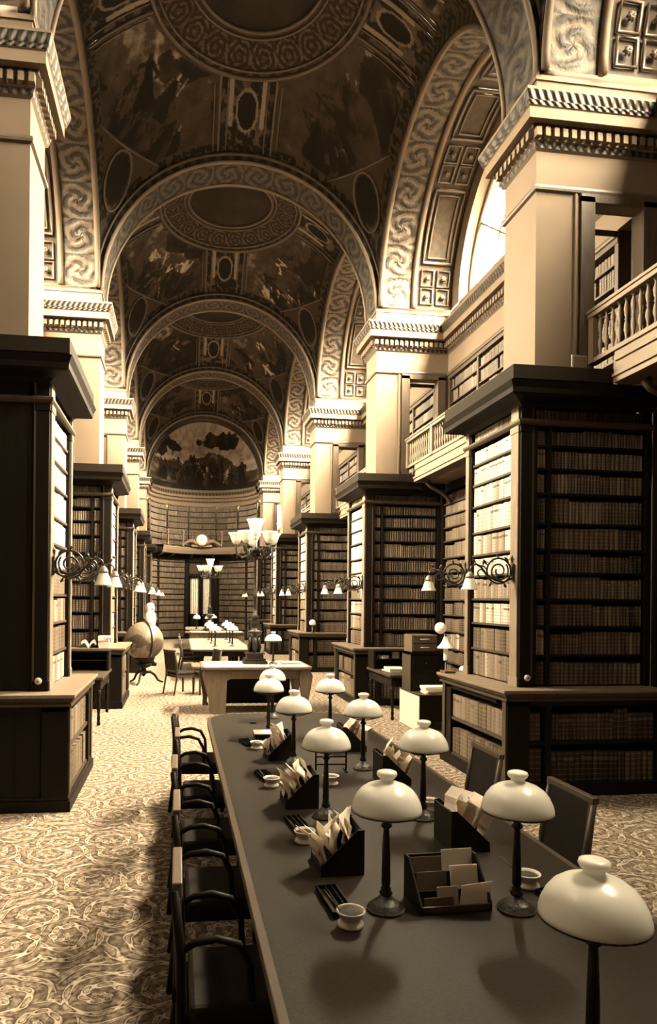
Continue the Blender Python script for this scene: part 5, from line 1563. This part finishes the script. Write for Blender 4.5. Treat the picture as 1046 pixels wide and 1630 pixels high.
def pile(nm, lb, cat, loc, dims, mat, rz=0, n=1, group=None):
    rng = random.Random(lb)
    w, d, h = dims; t = h/n
    for i in range(n):
        b = MB(); ww, dd = w*rng.uniform(.86,1), d*rng.uniform(.86,1)
        b.box(-ww/2,-dd/2,0,ww/2,dd/2,t*.96)
        o = b.build(nm, M[mat], None, (loc[0]+rng.uniform(-.01,.01), loc[1]+rng.uniform(-.01,.01), loc[2]+i*t), bevel=.003)
        o.rotation_euler = (0,0,rz+rng.uniform(-.08,.08))
        tag(o, lb if n == 1 else '%s, %s up' % (lb, ORD[i+1]), cat, group)
pile('document', 'pale document on the riser desk by the card cabinet', 'paper', (3.78, 11.5, .7615), (.34,.5,.07), 'paper_dim', 0, 3, 'documents on the riser desk')
pile('document', 'cream folder inside the riser of the desk by the card cabinet', 'paper', (3.72, 12.05, .946), (.16,.2,.06), 'paper', .2)
pile('document', 'upright cream leaf in the riser beside the card cabinet', 'paper', (3.95, 12.05, .946), (.14,.05,.12), 'paper', .2)
pile('document', 'cream volume of loose papers on the counter before the globe', 'paper', (-1.33, 12.605, 1.101), (.22,.19,.22), 'paper', 0, 5, 'papers on the bookcase counter')
o = thing('open_book', 'open book with curling cream pages on the counter before the globe', 'book', (-1.60, 12.60, 1.101), .0)
for sg in (-1, 1):
    b = MB(); v = []; n = 10
    for i in range(n+1):
        t = i/n
        for y in (-.09, .09): v.append((sg*t*.13, y, .03+.10*math.sin(t*PI*.8)+.02*t))
    f = [(2*i, 2*i+2, 2*i+3, 2*i+1) for i in range(n)]
    k = len(v); v += [(x, y, max(0, z-.05)) for x, y, z in v]; f += [tuple(k+q for q in r[::-1]) for r in f]
    f += [(2*i, 2*i+1, k+2*i+1, k+2*i) for i in (0, n)]+[(2*i, 2*i+2, k+2*i+2, k+2*i) for i in range(n)]+[(2*i+1, 2*i+3, k+2*i+3, k+2*i+1) for i in range(n)]
    b.add(v, f, 0, smooth=False); b.build('page_block', M['paper'], o)

# card cabinet on a pale stand
o = thing('stand', 'pale cloth-sided low stand under the card cabinet', 'stand', (3.66, 9.98, 0))
b = MB(); b.box(0,0,0,.012,.92,.55); b.build('side_panel', M['paper_dim'], o)  # nave face pale and body dark: light and shade put into colour
b = MB(); b.box(.012,.0,.14,.62,.92,.55); b.build('body', M['wood'], o)
for x, y in ((.08,.08),(.56,.08),(.56,.86),(.08,.86)):
    b = MB(); b.box(x-.03,y-.03,0,x+.03,y+.03,.14); b.build('leg', M['wood'], o)
b = MB(); b.box(-.01,-.01,.55,.63,.93,.565); b.build('stand_top', M['wood_mid'], o)
o = thing('card_cabinet', 'dark card cabinet carrying a two-handled file drawer unit', 'cabinet', (3.67, 10.40, .5655))
b = MB(); b.box(0,0,0,.50,.42,.62); b.build('body', M['wood'], o, bevel=.005)
b = MB(); b.box(.0,-.015,.58,.505,.425,.62); b.build('moulding', M['wood'], o)
b = MB(); b.box(.03,-.012,.30,.47,0,.56); b.build('door', M['wood'], o, bevel=.004)
b = MB(); b.lathe([(.008,0),(.012,.01),(.001,.02)], (.25,-.02,.44), 8, cap=False); b.build('knob', M['gilt_lamp'], o)
b = MB(); b.box(-.001,.01,.0,.01,.41,.57); b.build('side_panel', M['wood_mid'], o)
o = thing('file_box', 'lighter wooden file box with two brass handles on the card cabinet', 'file box', (3.69, 10.41, 1.186))
b = MB(); b.box(0,0,0,.42,.38,.27); b.build('body', M['wood_file'], o, bevel=.004)
for z in (.015, .145):
    b = MB(); b.box(.015,-.012,z,.405,0,z+.115); d = b.build('drawer', M['wood_file'], o, bevel=.003)
    b = MB(); b.tube([(.14,-.012,z+.06),(.15,-.03,z+.06),(.27,-.03,z+.06),(.28,-.012,z+.06)], .008, 6); b.build('handle', M['gilt_pale'], d)
M_tmp = None
pile('document', 'cream document on the pale stand in front of the card cabinet', 'paper', (3.98, 10.17, .566), (.40,.28,.11), 'paper', 0, 4, 'documents on the pale stand')
# standing reading lamp behind the cabinet
o = thing('standing_lamp', 'slim lamp with a white globe and flared white shade behind the card cabinet', 'lamp', (4.56, 11.15, 0))
b = MB(); b.lathe([(.12,0),(.12,.02),(.03,.05),(.018,.08),(.016,1.0)], n=14); b.build('pole', M['iron'], o)
b = MB(); b.lathe([(.035,.98),(.04,1.0),(.04,1.2),(.03,1.22)], n=14); b.build('collar', M['opal'], o)
b = MB(); b.lathe([(.15,1.20),(.145,1.21),(.10,1.26),(.06,1.32),(.045,1.38),(.03,1.40)], n=20, cap=False); b.build('shade', M['opal'], o)
b = MB(); b.tube([(0,0,1.38),(-.01,0,1.45),(-.05,0,1.50)], .01, 6); b.build('neck', M['bronze'], o)
b = MB(); b.lathe([(.001,-.1),(.05,-.087),(.087,-.05),(.1,0),(.087,.05),(.05,.087),(.001,.1)], (-.10,0,1.54), 18, cap=False); b.build('globe_shade', M['opal'], o)
# bits on the counter of the big bookcase
pile('document', 'dark-bound flat volume on the far corner of the lit bookcase counter', 'book', (3.36, 8.17, 1.101), (.16,.16,.03), 'board', 0)
o = MB().lathe([(.03,0),(.06,.01),(.07,.04),(.05,.07),(.001,.08)], n=16).build('paperweight', M['opal'], None, (3.62, 8.24, 1.101)); tag(o, 'rounded white paperweight on the far end of the lit counter', 'paperweight')
o = thing('card_holder', 'small white framed card on the crown of the big bookcase by the balcony', 'card', (XC+2.98, 6.62, 4.422), .1)
b = MB(); b.box(-.09,0,0,.09,.02,.17); b.build('frame', M['paint'], o, bevel=.004)
b = MB(); b.box(-.07,-.004,.02,.07,0,.15); b.build('card', M['board'], o)
# small reading lamps on counters
def counter_lamp(lb, loc):
    o = thing('counter_lamp', lb, 'lamp', loc)
    b = MB(); b.lathe([(.06,0),(.06,.015),(.015,.03),(.012,.22)], n=12); b.build('base', M['bronze'], o)
    b = MB(); b.lathe([(.05,.20),(.09,.22),(.10,.28),(.06,.34),(.001,.36)], n=16, cap=False); b.build('shade', M['opal'], o)
counter_lamp('small white-shaded lamp on the counter of the third cabinet-side bookcase', (XC+2.55, 18.6, 1.101))

# ------------------------------------------------------------------ the remaining books as one mass
me = bpy.data.meshes.new('book_rows')
me.from_pydata(MASS.v, [], MASS.f)
L = me.uv_layers.new(name='UVMap')
L.data.foreach_set('uv', [c for u in MASS.uv for p in u for c in p])
tone_attr(me, MASS.t); me.materials.append(M['book']); me.update()
o = bpy.data.objects.new('book_rows', me); COL.objects.link(o)
tag(o, 'thousands of old bound books filling the shelves of hall and galleries', 'books', 'books of the library', 'stuff')
print('BOOKS mass', len(MASS.v)//14, 'single', NIND)

# ------------------------------------------------------------------ camera, world, colour
cam = bpy.data.cameras.new('camera'); co = bpy.data.objects.new('camera', cam); COL.objects.link(co)
F = 1080.0; XP, YH, PSI, ROLL = 426.995, 954.63, .1314, .0091
cam.sensor_fit = 'VERTICAL'; cam.sensor_height = 36.0; cam.lens = F/1630*36
cam.shift_x = (523-XP)/1630; cam.shift_y = (YH-815)/1630
cam.clip_start = .05; cam.clip_end = 200
from mathutils import Matrix
mw = Matrix.Rotation(-PSI, 4, 'Z') @ Matrix.Rotation(PI/2, 4, 'X') @ Matrix.Rotation(ROLL*CAMROLL, 4, 'Z')
mw.translation = Vector((0, 0, 2.0)); co.matrix_world = mw
SC.camera = co
w = bpy.data.worlds.new('world'); SC.world = w; w.use_nodes = True
wn = w.node_tree
tc = wn.nodes.new('ShaderNodeTexCoord'); sx = wn.nodes.new('ShaderNodeSeparateXYZ'); rp = wn.nodes.new('ShaderNodeValToRGB')
wn.links.new(tc.outputs['Generated'], sx.inputs[0]); wn.links.new(sx.outputs[2], rp.inputs[0])
rp.color_ramp.elements[0].position = .0; rp.color_ramp.elements[0].color = (.007,.006,.004,1)
rp.color_ramp.elements[1].position = .12; rp.color_ramp.elements[1].color = (.28,.232,.154,1)
e = rp.color_ramp.elements.new(.55); e.color = (1,.83,.55,1)
bgn = wn.nodes['Background']; wn.links.new(rp.outputs[0], bgn.inputs[0]); bgn.inputs[1].default_value = SKY
SC.view_settings.view_transform = 'Standard'; SC.view_settings.look = 'None'; SC.view_settings.gamma = 1; SC.view_settings.exposure = EXPO
SC.view_settings.use_curve_mapping = False
SC.cycles.max_bounces = 8; SC.cycles.diffuse_bounces = 5; SC.cycles.glossy_bounces = 3; SC.cycles.transmission_bounces = 4
SC.cycles.use_denoising = True; SC.cycles.sample_clamp_indirect = 6.0
SC.cycles.use_adaptive_sampling = True
